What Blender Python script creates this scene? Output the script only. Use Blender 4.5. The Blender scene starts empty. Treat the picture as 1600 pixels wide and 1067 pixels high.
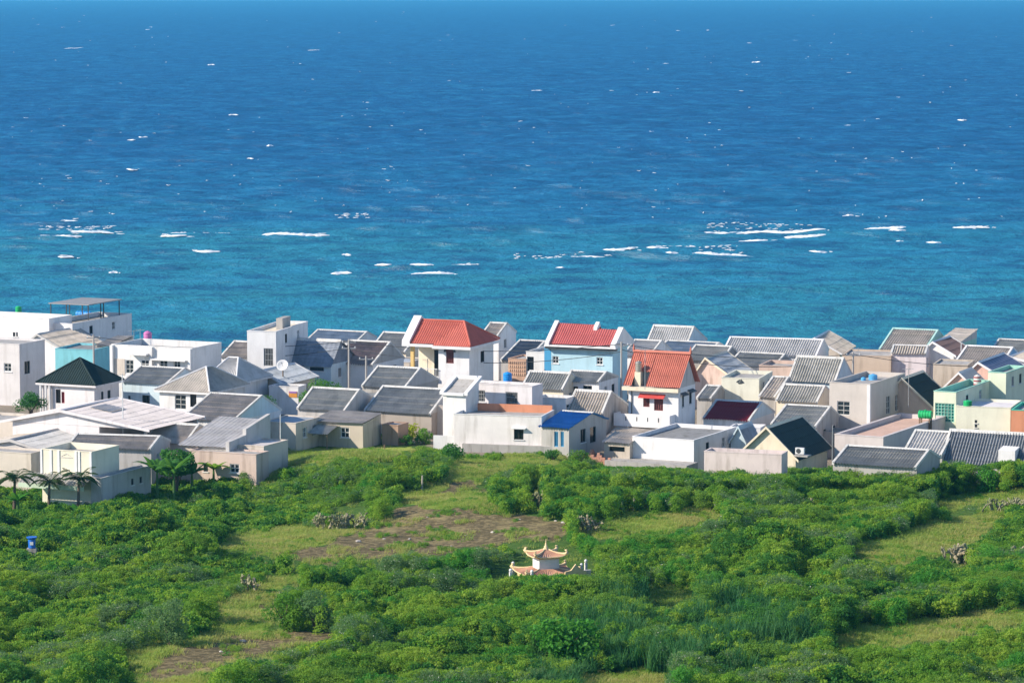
import bpy, bmesh, math, random
import numpy as np
from mathutils import Vector, Matrix
R = math.radians
rng = random.Random(7)
nrng = np.random.default_rng(7)
SC = bpy.context.scene
COL = SC.collection

# ------------------------------------------------------------------ camera
FPX = 5200.0                 # focal length in pixels of a 1600 px wide frame
HCAM = 46.0
EYE_Y = -18.3                # row of the eye-level line
PITCH = math.atan((533.5 - EYE_Y) / FPX)
cam_d = bpy.data.cameras.new('camera')
cam_d.sensor_width = 36.0
cam_d.lens = 36.0 * FPX / 1600.0
cam_d.clip_start = 1.0
cam_d.clip_end = 60000.0
cam = bpy.data.objects.new('camera', cam_d)
cam.location = (0, 0, HCAM)
cam.rotation_euler = (math.pi / 2 - PITCH, 0, 0)
COL.objects.link(cam)
SC.camera = cam

# ------------------------------------------------------------------ light
SUN_EL, SUN_A = R(31), R(16)       # elevation; angle of the sun from due left towards the viewer
SUN = Vector((-math.cos(SUN_A) * math.cos(SUN_EL), -math.sin(SUN_A) * math.cos(SUN_EL), math.sin(SUN_EL)))
w = bpy.data.worlds.new('World'); SC.world = w; w.use_nodes = True
nt = w.node_tree; nt.nodes.clear()
sky = nt.nodes.new('ShaderNodeTexSky'); sky.sky_type = 'NISHITA'; sky.sun_disc = False
sky.sun_elevation = SUN_EL
sky.sun_rotation = math.atan2(SUN.x, SUN.y) % (2 * math.pi)
sky.altitude = 20; sky.air_density = 1.0; sky.dust_density = 0.1; sky.ozone_density = 4.0
bg = nt.nodes.new('ShaderNodeBackground'); bg.inputs[1].default_value = 0.13
wo = nt.nodes.new('ShaderNodeOutputWorld')
nt.links.new(sky.outputs[0], bg.inputs[0]); nt.links.new(bg.outputs[0], wo.inputs[0])
sl = bpy.data.lights.new('sun', 'SUN'); sl.energy = 5.0; sl.angle = R(0.53); sl.color = (1.0, 0.89, 0.74)
so = bpy.data.objects.new('sun', sl); so.rotation_euler = (-SUN).to_track_quat('-Z', 'Y').to_euler()
so.location = (-200, 100, 200); COL.objects.link(so)
SC.view_settings.view_transform = 'Standard'
SC.view_settings.look = 'None'
SC.view_settings.gamma = 1.0
SC.view_settings.exposure = 0.5
SC.render.engine = 'CYCLES'
SC.cycles.use_denoising = True
SC.cycles.max_bounces = 6
SC.cycles.diffuse_bounces = 3
SC.cycles.transparent_max_bounces = 8
SC.cycles.volume_bounces = 0
SC.cycles.sample_clamp_indirect = 6.0

# ------------------------------------------------------------------ picture <-> place
CP, SP = math.cos(PITCH), math.sin(PITCH)
def ray(px, py):
    a = (px - 800.0) / FPX; b = (py - 533.5) / FPX
    return np.array((a, CP - b * SP, -SP - b * CP))
def at_z(px, py, z):
    d = ray(px, py); t = (z - HCAM) / d[2]
    return np.array((d[0] * t, d[1] * t, z))
def at_Y(px, py, Y):
    d = ray(px, py); t = Y / d[1]
    return np.array((d[0] * t, Y, HCAM + d[2] * t))
def proj(p):
    x, y, z = p[0], p[1], p[2] - HCAM
    dep = y * CP - z * SP
    up = y * SP + z * CP
    return 800 + FPX * x / dep, 533.5 - FPX * up / dep

def terr(x, y):
    x = np.asarray(x, float); y = np.asarray(y, float)
    z = np.interp(y, [100, 150, 200, 285, 330, 386, 398, 410, 450], [9, 7.6, 5.6, 4.0, 3.4, 2.3, 1.6, -0.7, -4.0])
    fg = np.clip((296 - y) / 12, 0, 1)
    z = z + fg * (0.35 * np.sin(x * 0.11 + y * 0.05) + 0.3 * np.sin(y * 0.13 - x * 0.045 + 1.0) + 0.12 * np.sin(x * 0.37 + 0.4) * np.sin(y * 0.31))
    def g(cx, cy, a, sx, sy): return a * np.exp(-((x - cx) / sx) ** 2 - ((y - cy) / sy) ** 2)
    # the village to the right lies in a hollow behind the field bank
    z = z - 1.8 * np.clip((x - 4) / 8, 0, 1) * np.clip((y - 281) / 6, 0, 1) * np.clip((345 - y) / 40, 0, 1)
    z = z + g(-13, 282, 2.2, 7.0, 9.0) + g(-4, 262, 1.0, 12, 9) - g(-38, 262, 0.9, 12, 14)
    return z
def ground(px, py):
    z = 4.0
    for _ in range(25):
        p = at_z(px, py, z); z = 0.5 * z + 0.5 * float(terr(p[0], p[1]))
    return at_z(px, py, z)

# ------------------------------------------------------------------ materials
MATS = {}
def newmat(name):
    m = bpy.data.materials.new(name); m.use_nodes = True
    n = m.node_tree.nodes; b = n.get('Principled BSDF')
    return m, m.node_tree, n, b
def ramp(nt, fac, stops):
    r = nt.nodes.new('ShaderNodeValToRGB')
    while len(r.color_ramp.elements) < len(stops): r.color_ramp.elements.new(0.5)
    for e, (p, c) in zip(r.color_ramp.elements, stops):
        e.position = p; e.color = (c[0], c[1], c[2], 1)
    nt.links.new(fac, r.inputs[0]); return r.outputs[0]
def noise(nt, scale, detail=4, rough=0.55, vec=None, dim='3D'):
    n = nt.nodes.new('ShaderNodeTexNoise'); n.inputs['Scale'].default_value = scale
    n.inputs['Detail'].default_value = detail; n.inputs['Roughness'].default_value = rough
    if vec is not None: nt.links.new(vec, n.inputs['Vector'])
    return n.outputs['Fac']
def mapping(nt, sc=(1, 1, 1), kind='Object', loc=(0, 0, 0)):
    tc = nt.nodes.new('ShaderNodeTexCoord'); mp = nt.nodes.new('ShaderNodeMapping')
    mp.inputs['Scale'].default_value = sc; mp.inputs['Location'].default_value = loc
    nt.links.new(tc.outputs[kind], mp.inputs[0]); return mp.outputs[0]
def mixc(nt, fac, a, b, mode='MIX'):
    m = nt.nodes.new('ShaderNodeMix'); m.data_type = 'RGBA'; m.blend_type = mode
    for s, v in ((m.inputs[0], fac), (m.inputs[6], a), (m.inputs[7], b)):
        if isinstance(v, (int, float)): s.default_value = v
        elif isinstance(v, tuple): s.default_value = (v[0], v[1], v[2], 1)
        else: nt.links.new(v, s)
    return m.outputs[2]
def bump(nt, b, h, strength=0.3, dist=0.05):
    bp = nt.nodes.new('ShaderNodeBump'); bp.inputs['Strength'].default_value = strength; bp.inputs['Distance'].default_value = dist
    nt.links.new(h, bp.inputs['Height']); nt.links.new(bp.outputs[0], b.inputs['Normal'])
def dark(c, k): return (c[0] * k, c[1] * k, c[2] * k)

def plaster(c, stain=0.5):
    key = ('pl', c, stain)
    if key in MATS: return MATS[key]
    m, nt, n, b = newmat('painted_plaster')
    v = mapping(nt)
    big = noise(nt, 0.5, 5, 0.6, v)
    streak = noise(nt, 1.0, 5, 0.65, mapping(nt, (1.6, 1.6, 0.22)))
    fine = noise(nt, 9, 3, 0.6, v)
    c0 = mixc(nt, ramp_f(nt, big, 0.35, 0.7), c, dark(c, 0.85))
    c1 = mixc(nt, mul(nt, ramp_f(nt, streak, 0.50, 0.70), min(1.0, stain * 1.3 + 0.05)), c0, (c[0] * 0.50, c[1] * 0.48, c[2] * 0.44))
    c2 = mixc(nt, mul(nt, ramp_f(nt, fine, 0.6, 0.8), 0.25), c1, dark(c, 0.72))
    nt.links.new(c2, b.inputs['Base Color'])
    b.inputs['Roughness'].default_value = 0.85
    b.inputs['Specular IOR Level'].default_value = 0.2
    bump(nt, b, fine, 0.25, 0.02)
    MATS[key] = m; return m
def ramp_f(nt, fac, a, b_):
    r = nt.nodes.new('ShaderNodeMapRange'); r.inputs[1].default_value = a; r.inputs[2].default_value = b_
    nt.links.new(fac, r.inputs[0]); return r.outputs[0]
def mul(nt, a, k):
    m = nt.nodes.new('ShaderNodeMath'); m.operation = 'MULTIPLY'; nt.links.new(a, m.inputs[0])
    if isinstance(k, (int, float)): m.inputs[1].default_value = k
    else: nt.links.new(k, m.inputs[1])
    return m.outputs[0]
def sheet(c, lichen=0.5, rough=0.8, metal=0.0, c2=None):
    key = ('sh', c, lichen, rough, metal, c2)
    if key in MATS: return MATS[key]
    m, nt, n, b = newmat('roofing')
    v = mapping(nt)
    big = noise(nt, 0.7, 5, 0.62, v); fine = noise(nt, 2.6, 7, 0.75, v)
    pan = nt.nodes.new('ShaderNodeTexVoronoi'); pan.inputs['Scale'].default_value = 0.9; nt.links.new(mapping(nt, (1.1, 0.7, 0.7)), pan.inputs['Vector'])
    sep = nt.nodes.new('ShaderNodeSeparateColor'); nt.links.new(pan.outputs['Color'], sep.inputs[0])
    base = mixc(nt, mul(nt, sep.outputs[0], 0.5), c, c2 or dark(c, 0.72))
    c1 = mixc(nt, mul(nt, ramp_f(nt, big, 0.42, 0.68), lichen), base, (c[0] * 0.45, c[1] * 0.46, c[2] * 0.43))
    c3 = mixc(nt, mul(nt, ramp_f(nt, fine, 0.50, 0.68), lichen), c1, dark(c, 0.40))
    nt.links.new(c3, b.inputs['Base Color'])
    b.inputs['Roughness'].default_value = rough; b.inputs['Metallic'].default_value = metal
    b.inputs['Specular IOR Level'].default_value = 0.3
    bump(nt, b, fine, 0.3, 0.02)
    MATS[key] = m; return m
def plain(c, rough=0.6, metal=0.0, spec=0.4, var=0.15):
    key = ('pn', c, rough, metal, spec)
    if key in MATS: return MATS[key]
    m, nt, n, b = newmat('finish')
    f = noise(nt, 3, 4, 0.6, mapping(nt))
    nt.links.new(mixc(nt, ramp_f(nt, f, 0.35, 0.75), c, dark(c, 1 - var * 2)), b.inputs['Base Color'])
    b.inputs['Roughness'].default_value = rough; b.inputs['Metallic'].default_value = metal; b.inputs['Specular IOR Level'].default_value = spec
    MATS[key] = m; return m
def glassy(c=(0.02, 0.03, 0.035)):
    key = ('gl', c)
    if key in MATS: return MATS[key]
    m, nt, n, b = newmat('window_glass')
    b.inputs['Base Color'].default_value = (*c, 1); b.inputs['Roughness'].default_value = 0.12
    MATS[key] = m; return m

WHITE = plaster((0.74, 0.73, 0.73), 0.3)
CLEANW = plaster((0.77, 0.76, 0.77), 0.2)
CREAM = plaster((0.78, 0.68, 0.53), 0.3)
PINKW = plaster((0.74, 0.70, 0.71), 0.35)
BEIGE = plaster((0.61, 0.54, 0.47), 0.4)
TAN = plaster((0.54, 0.47, 0.39), 0.5)
GREYP = plaster((0.52, 0.50, 0.49), 0.45)
CONC = plaster((0.42, 0.40, 0.38), 0.6)
DCONC = plaster((0.27, 0.27, 0.27), 0.6)
BLUEW = plaster((0.45, 0.66, 0.76), 0.2)
PBLUE = plaster((0.55, 0.66, 0.72), 0.25)
SBLUE = plaster((0.08, 0.33, 0.58), 0.2)
TURQ = plaster((0.22, 0.55, 0.62), 0.3)
MINT = plaster((0.34, 0.60, 0.50), 0.25)
PGREEN = plaster((0.68, 0.72, 0.56), 0.2)
LEMON = plaster((0.76, 0.74, 0.60), 0.15)
PINK = plaster((0.74, 0.48, 0.40), 0.3)
ORANGE = plaster((0.66, 0.28, 0.16), 0.3)
RFGREY = sheet((0.49, 0.47, 0.43), 0.55)
RFLIGHT = sheet((0.60, 0.58, 0.56), 0.35)
RFBLUE = sheet((0.43, 0.47, 0.52), 0.45)
RFTAN = sheet((0.58, 0.51, 0.44), 0.5)
RFDARK = sheet((0.22, 0.235, 0.26), 0.4)
RFSLATE = sheet((0.25, 0.28, 0.34), 0.45)
RFBLACK = sheet((0.024, 0.042, 0.040), 0.3, 0.9)
RFRED = sheet((0.55, 0.145, 0.105), 0.25, 0.8, c2=(0.47, 0.12, 0.09))
RFROSE = sheet((0.54, 0.14, 0.13), 0.25, 0.8, c2=(0.46, 0.11, 0.105))
RFTERR = sheet((0.58, 0.20, 0.14), 0.3, 0.8, c2=(0.50, 0.16, 0.11))
RFMAROON = sheet((0.30, 0.03, 0.045), 0.15, 0.6)
RFROYAL = sheet((0.05, 0.22, 0.52), 0.25, 0.6)
RFPALE = sheet((0.66, 0.60, 0.58), 0.25, 0.55)
SOLAR = sheet((0.13, 0.15, 0.24), 0.2, 0.4)
METW = plain((0.75, 0.75, 0.75), 0.5)
DMET = plain((0.06, 0.065, 0.07), 0.5)
GMET = plain((0.35, 0.36, 0.37), 0.5)
STEEL = plain((0.55, 0.50, 0.42), 0.35, 0.7)
GLASS = glassy(); DGLASS = glassy((0.008, 0.01, 0.012)); GREENGL = glassy((0.03, 0.20, 0.17))
SHUT = plain((0.20, 0.06, 0.05), 0.6)
WOOD = plain((0.20, 0.13, 0.08), 0.8)
BLUEP = plain((0.02, 0.28, 0.72), 0.4); GREENP = plain((0.015, 0.42, 0.13), 0.4); PINKP = plain((0.62, 0.19, 0.45), 0.5)
DOORW = plain((0.62, 0.62, 0.60), 0.5); DOORR = plain((0.25, 0.03, 0.03), 0.5)

# ------------------------------------------------------------------ mesh collector
class MB:
    def __init__(s): s.v = []; s.f = []
    def vert(s, p): s.v.append(tuple(p)); return len(s.v) - 1
    def face(s, pts): s.f.append([s.vert(p) for p in pts])
    def box(s, a, b):
        x0, y0, z0 = a; x1, y1, z1 = b
        i = len(s.v)
        s.v += [(x0, y0, z0), (x1, y0, z0), (x1, y1, z0), (x0, y1, z0), (x0, y0, z1), (x1, y0, z1), (x1, y1, z1), (x0, y1, z1)]
        s.f += [[i + k for k in q] for q in ((0, 3, 2, 1), (4, 5, 6, 7), (0, 1, 5, 4), (1, 2, 6, 5), (2, 3, 7, 6), (3, 0, 4, 7))]
    def prism(s, poly, ax, a, b):
        """polygon in the plane normal to axis ax ('x' -> (y,z), 'y' -> (x,z), 'z' -> (x,y)), from a to b"""
        def P(q, t): return (t, q[0], q[1]) if ax == 'x' else (q[0], t, q[1]) if ax == 'y' else (q[0], q[1], t)
        n = len(poly); i = len(s.v)
        s.v += [P(q, a) for q in poly] + [P(q, b) for q in poly]
        s.f.append([i + k for k in range(n)]); s.f.append([i + n + k for k in range(n - 1, -1, -1)])
        for k in range(n): s.f.append([i + k, i + n + k, i + n + (k + 1) % n, i + (k + 1) % n])
    def tube(s, pts, r, n=6, cap=True):
        pts = [Vector(p) for p in pts]
        rs = r if isinstance(r, (list, tuple)) else [r] * len(pts)
        i0 = len(s.v)
        for k, p in enumerate(pts):
            t = (pts[min(k + 1, len(pts) - 1)] - pts[max(k - 1, 0)]).normalized()
            a = t.cross(Vector((0, 0, 1)))
            if a.length < 1e-3: a = Vector((1, 0, 0))
            a.normalize(); b = t.cross(a)
            for j in range(n):
                an = 2 * math.pi * j / n
                s.v.append(tuple(p + (a * math.cos(an) + b * math.sin(an)) * rs[k]))
        for k in range(len(pts) - 1):
            for j in range(n):
                s.f.append([i0 + k * n + j, i0 + k * n + (j + 1) % n, i0 + (k + 1) * n + (j + 1) % n, i0 + (k + 1) * n + j])
        if cap:
            s.f.append([i0 + j for j in range(n - 1, -1, -1)]); k = i0 + (len(pts) - 1) * n; s.f.append([k + j for j in range(n)])
    def lathe(s, prof, n=16, c=(0, 0, 0), ax='z'):
        i0 = len(s.v)
        for r, z in prof:
            for j in range(n):
                a = 2 * math.pi * j / n
                p = (r * math.cos(a), r * math.sin(a), z) if ax == 'z' else (z, r * math.cos(a), r * math.sin(a))
                s.v.append((p[0] + c[0], p[1] + c[1], p[2] + c[2]))
        for k in range(len(prof) - 1):
            for j in range(n):
                s.f.append([i0 + k * n + j, i0 + k * n + (j + 1) % n, i0 + (k + 1) * n + (j + 1) % n, i0 + (k + 1) * n + j])
        s.f.append([i0 + j for j in range(n - 1, -1, -1)]); k = i0 + (len(prof) - 1) * n; s.f.append([k + j for j in range(n)])
    def corr(s, p00, p10, p01, pitch=0.26, amp=0.045, course=1.1, step=0.03, per=4):
        """corrugated sheet, p00 eave left, p10 eave right, p01 ridge left"""
        p00, p10, p01 = Vector(p00), Vector(p10), Vector(p01)
        U = p10 - p00; V = p01 - p00; n = U.cross(V).normalized()
        if n.z < 0: n = -n
        nc = max(2, int(U.length / pitch)) * per; nr = max(1, int(V.length / course + 0.5))
        us = np.linspace(0, 1, nc + 1); prof = amp * np.cos(us * nc / per * 2 * math.pi)
        rows = []; sag = 0.05; ph = rng.random() * 6
        for r in range(nr): rows += [(r / nr, step), ((r + 1) / nr, 0.0)]
        for (t, lift) in rows:
            i = len(s.v)
            jit = rng.uniform(-0.012, 0.012)
            for u, h in zip(us, prof): s.v.append(tuple(p00 + U * u + V * t + n * (h + lift + jit + sag * math.sin(u * 5.1 + t * 3 + ph) * 0.5 - sag * math.sin(math.pi * u) * math.sin(math.pi * t))))
        i0 = len(s.v) - len(rows) * (nc + 1)
        for r in range(len(rows) - 1):
            for k in range(nc):
                a = i0 + r * (nc + 1) + k
                s.f.append([a, a + 1, a + nc + 2, a + nc + 1])
    def tri_corr(s, p0, p1, p2, pitch=0.26, amp=0.035, n_up=None):
        """ribbed triangle (hip face): eave p0-p1, apex p2; ribs run up the slope"""
        p0, p1, p2 = Vector(p0), Vector(p1), Vector(p2)
        U = p1 - p0; L = U.length; u = U / L
        t = (p2 - p0).dot(u); foot = p0 + u * t; V = p2 - foot
        n = U.cross(V).normalized()
        if n.z < 0: n = -n
        nc = max(4, int(L / pitch) * 4); top = []; bot = []
        for k in range(nc + 1):
            x = L * k / nc
            f = x / t if x < t else (L - x) / max(1e-6, L - t)
            h = amp * math.cos(x / pitch * 2 * math.pi) * (1 if 0.02 < f else 0)
            bot.append(s.vert(p0 + u * x + n * h)); top.append(s.vert(p0 + u * x + V * max(f, 0) + n * h))
        for k in range(nc): s.f.append([bot[k], bot[k + 1], top[k + 1], top[k]])
    def build(s, name, mat, parent=None, smooth=False):
        me = bpy.data.meshes.new(name)
        me.from_pydata(s.v, [], s.f); me.materials.append(mat)
        if smooth: me.polygons.foreach_set('use_smooth', [True] * len(me.polygons))
        me.update()
        o = bpy.data.objects.new(name, me); COL.objects.link(o)
        if parent is not None: o.parent = parent
        return o
def empty(name, loc, rz=0.0):
    o = bpy.data.objects.new(name, None); o.empty_display_size = 0.2; o.location = loc; o.rotation_euler = (0, 0, rz); COL.objects.link(o); return o
USED = {}
def tag(o, label=None, cat=None, group=None, kind=None):
    if label:
        USED[label] = 1; o['label'] = label
    if cat: o['category'] = cat
    if group: o['group'] = group
    if kind: o['kind'] = kind
    return o
# ------------------------------------------------------------------ cover map (what grows where), read as plan areas
def inpoly(px, py, poly):
    px = np.asarray(px, float); py = np.asarray(py, float); c = np.zeros(px.shape, bool)
    n = len(poly); j = n - 1
    for i in range(n):
        xi, yi = poly[i]; xj, yj = poly[j]
        cond = ((yi > py) != (yj > py)) & (px < (xj - xi) * (py - yi) / (yj - yi + 1e-9) + xi)
        c ^= cond; j = i
    return c
TOWN_X = [-200, 0, 100, 228, 234, 300, 365, 380, 440, 470, 590, 660, 675, 730, 870, 920, 960, 1000, 1085, 1110, 1220, 1290, 1320, 1360, 1440, 1470, 1530, 1560, 1600, 1800]
TOWN_Y = [762, 762, 768, 772, 750, 752, 748, 740, 702, 690, 684, 692, 702, 712, 706, 718, 735, 735, 738, 742, 735, 738, 728, 732, 716, 720, 733, 726, 726, 726]
GRASS = [
    [(1340, 872), (1345, 850), (1480, 810), (1570, 795), (1577, 808), (1540, 832), (1510, 852), (1470, 870), (1400, 878), (1360, 880)],
    [(1466, 782), (1500, 772), (1560, 768), (1760, 762), (1760, 776), (1600, 780), (1545, 787), (1485, 792)],
    [(1298, 992), (1320, 984), (1400, 974), (1500, 960), (1600, 948), (1780, 935), (1780, 958), (1600, 968), (1540, 982), (1500, 992), (1440, 1004), (1340, 1009), (1300, 1004)],
    [(905, 838), (935, 815), (980, 803), (1030, 797), (1060, 799), (1138, 800), (1112, 815), (1075, 826), (1010, 833), (960, 838)],
    [(1000, 928), (1020, 914), (1060, 918), (1092, 926), (1080, 938), (1010, 941)],
    [(640, 792), (625, 775), (690, 738), (720, 722), (790, 712), (880, 706), (930, 716), (840, 722), (765, 738), (742, 762), (770, 785), (800, 799), (700, 797)],
    [(395, 742), (440, 704), (475, 696), (640, 694), (640, 706), (575, 722), (540, 716), (470, 728), (420, 748)],
    [(350, 860), (352, 842), (400, 828), (445, 826), (520, 820), (560, 812), (550, 830), (505, 848), (450, 868), (390, 862)],
    [(200, 1030), (212, 1002), (235, 1012), (300, 1004), (338, 972), (352, 940), (400, 926), (440, 934), (432, 960), (420, 985), (480, 990), (520, 985), (470, 1012), (400, 1024), (340, 1047), (300, 1080), (225, 1080), (196, 1050)],
    [(905, 1080), (920, 1052), (990, 1046), (1045, 1050), (1050, 1080)],
    [(392, 925), (400, 905), (450, 893), (470, 905), (440, 930)],
]
SOIL = [
    [(446, 874), (470, 856), (520, 846), (560, 822), (620, 800), (645, 790), (700, 795), (760, 799), (830, 808), (892, 814), (906, 824), (862, 840), (800, 847), (740, 857), (700, 864), (640, 864), (580, 868), (500, 880)],
    [(205, 1050), (300, 1010), (360, 996), (420, 990), (500, 984), (540, 986), (480, 1004), (420, 1018), (350, 1040), (290, 1062), (210, 1062)],
    [(695, 757), (740, 752), (758, 766), (730, 776), (700, 770)],
    [(400, 943), (428, 934), (436, 946), (414, 956)],
]
def cls(px, py):
    """0 scrub, 1 grass, 2 soil, 3 town"""
    px = np.asarray(px, float); py = np.asarray(py, float)
    k = np.zeros(px.shape, int)
    qx = px + 10 * np.sin(py * 0.13 + px * 0.03) + 7 * np.sin(px * 0.11 - py * 0.21) + 4 * np.sin(px * 0.31 + py * 0.4)
    qy = py + 4 * np.sin(px * 0.07 + 1) + 3 * np.sin(px * 0.19 + py * 0.1) + 2 * np.sin(px * 0.43 - py * 0.3)
    for p in GRASS: k[inpoly(qx, qy, p)] = 1
    for p in SOIL: k[inpoly(qx, qy, p)] = 2
    k[py < np.interp(px, TOWN_X, TOWN_Y)] = 3
    return k
def projv(x, y, z):
    z = z - HCAM; dep = y * CP - z * SP; up = y * SP + z * CP
    return 800 + FPX * x / dep, 533.5 - FPX * up / dep

# ------------------------------------------------------------------ ground
def make_ground():
    xs = np.concatenate([np.arange(-160, -46, 3.0), np.arange(-46, 46.01, 0.45), np.arange(49, 161, 3.0)])
    ys = np.concatenate([np.arange(60, 184, 4.0), np.arange(184, 306, 0.45), np.arange(306, 480, 2.0)])
    X, Y = np.meshgrid(xs, ys); Z = terr(X, Y)
    Z = Z + np.where((Y < 300), 0.05 * np.sin(X * 2.1 + Y * 1.3) * np.sin(Y * 1.9), 0)
    px, py = projv(X, Y, Z); k = cls(px, py)
    me = bpy.data.meshes.new('ground')
    ny, nx = X.shape
    V = np.stack([X, Y, Z], -1).reshape(-1, 3)
    idx = np.arange(nx * ny).reshape(ny, nx)
    Fq = np.stack([idx[:-1, :-1], idx[:-1, 1:], idx[1:, 1:], idx[1:, :-1]], -1).reshape(-1, 4)
    me.from_pydata(V.tolist(), [], Fq.tolist())
    for nm, cl in (('grass', 1), ('soil', 2), ('town', 3)):
        m = (k == cl).astype(float)
        for _ in range(2):
            q = np.pad(m, 1, mode='edge'); m = (q[:-2, 1:-1] + q[2:, 1:-1] + q[1:-1, :-2] + q[1:-1, 2:] + 2 * m) / 6
        a = me.attributes.new(nm, 'FLOAT', 'POINT'); a.data.foreach_set('value', m.reshape(-1))
    me.polygons.foreach_set('use_smooth', [True] * len(me.polygons))
    m, nt, n, b = newmat('ground_cover')
    v = mapping(nt)
    def att(nm):
        a = nt.nodes.new('ShaderNodeAttribute'); a.attribute_name = nm; return a.outputs['Fac']
    n1 = noise(nt, 0.35, 6, 0.62, v); n2 = noise(nt, 2.2, 6, 0.7, v); n3 = noise(nt, 9, 4, 0.7, v)
    def wob(a):
        ad = nt.nodes.new('ShaderNodeMath'); ad.operation = 'ADD'; nt.links.new(a, ad.inputs[0])
        s = nt.nodes.new('ShaderNodeMath'); s.operation = 'MULTIPLY_ADD'; nt.links.new(n2, s.inputs[0]); s.inputs[1].default_value = 0.9; s.inputs[2].default_value = -0.45
        nt.links.new(s.outputs[0], ad.inputs[1]); return ramp_f(nt, ad.outputs[0], 0.35, 0.65)
    scrub = ramp(nt, n2, [(0.3, (0.035, 0.085, 0.018)), (0.55, (0.075, 0.145, 0.026)), (0.8, (0.16, 0.20, 0.045))])
    grass = ramp(nt, n1, [(0.30, (0.13, 0.26, 0.03)), (0.46, (0.24, 0.35, 0.05)), (0.58, (0.35, 0.39, 0.09)), (0.75, (0.17, 0.30, 0.035))])
    grass = mixc(nt, mul(nt, ramp_f(nt, n3, 0.45, 0.8), 0.4), grass, (0.09, 0.14, 0.025))
    soil = ramp(nt, n2, [(0.28, (0.085, 0.070, 0.038)), (0.48, (0.13, 0.105, 0.055)), (0.62, (0.30, 0.235, 0.12)), (0.75, (0.11, 0.09, 0.045))])
    soil = mixc(nt, mul(nt, ramp_f(nt, n1, 0.5, 0.62), 0.55), soil, (0.34, 0.28, 0.13))
    town = ramp(nt, n2, [(0.3, (0.20, 0.17, 0.13)), (0.6, (0.32, 0.27, 0.21)), (0.8, (0.16, 0.15, 0.12))])
    c = mixc(nt, wob(att('grass')), scrub, grass); c = mixc(nt, wob(att('soil')), c, soil); c = mixc(nt, att('town'), c, town)
    nt.links.new(c, b.inputs['Base Color']); b.inputs['Roughness'].default_value = 0.95; b.inputs['Specular IOR Level'].default_value = 0.1
    bump(nt, b, n3, 0.8, 0.12)
    me.materials.append(m); me.update()
    o = bpy.data.objects.new('ground', me); COL.objects.link(o); tag(o, kind='structure')
make_ground()

# ------------------------------------------------------------------ sea
REARTH = 7.0e6
BREAK = [(60, 80, 370), (84, 128, 370), (110, 178, 365), (100, 122, 347), (250, 292, 371), (263, 327, 365), (409, 515, 370), (303, 344, 394),
         (90, 116, 404), (170, 185, 429), (517, 550, 430), (534, 549, 400), (586, 612, 417), (640, 676, 417), (642, 710, 431), (868, 883, 420),
         (1100, 1140, 368), (1140, 1256, 362), (1150, 1290, 366), (1225, 1291, 373), (1274, 1300, 364), (1150, 1200, 379), (1264, 1293, 393),
         (1085, 1168, 400), (1010, 1036, 392), (1040, 1060, 398), (942, 992, 396), (1355, 1416, 356), (1390, 1416, 367), (1488, 1546, 357),
         (1400, 1413, 378), (1447, 1474, 379), (1320, 1334, 341), (700, 745, 415), (905, 945, 402)]
RIDGES = []
for (a, b_, y) in BREAK:
    d = ray((a + b_) / 2, y + 1.5); t = -HCAM / d[2]; RIDGES.append((d[0] * t, d[1] * t - 1.0, (b_ - a) / FPX * d[1] * t * 0.75 + 4.0))
SHORE_WAVES = []
wr = np.random.default_rng(3)
for _ in range(46):
    L = 3.5 * (14.0 ** wr.random())
    th = -math.pi / 2 + 0.25 + wr.normal(0, 0.55)
    SHORE_WAVES.append((2 * math.pi / L * math.cos(th), 2 * math.pi / L * math.sin(th), 0.0042 * L ** 0.95, wr.random() * 6.28))
def sea_z(x, y, ridges=True):
    z = np.zeros_like(x)
    for kx, ky, a, p in SHORE_WAVES: z += a * np.sin(kx * x + ky * y + p)
    d2 = x * x + y * y
    k = np.interp(y, [400, 520, 700, 1000], [0.35, 0.55, 1.0, 1.0])
    z = z * k
    if ridges:
        for (rx, ry_, rl) in RIDGES:
            m = (np.abs(y - ry_) < 9) & (np.abs(x - rx) < 3 * rl); z = z + np.where(m, 0.30 * np.exp(-((x - rx) / rl) ** 4) * np.exp(-((y - ry_) / 2.6) ** 2), 0)
    return z - d2 / (2 * REARTH)
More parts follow.
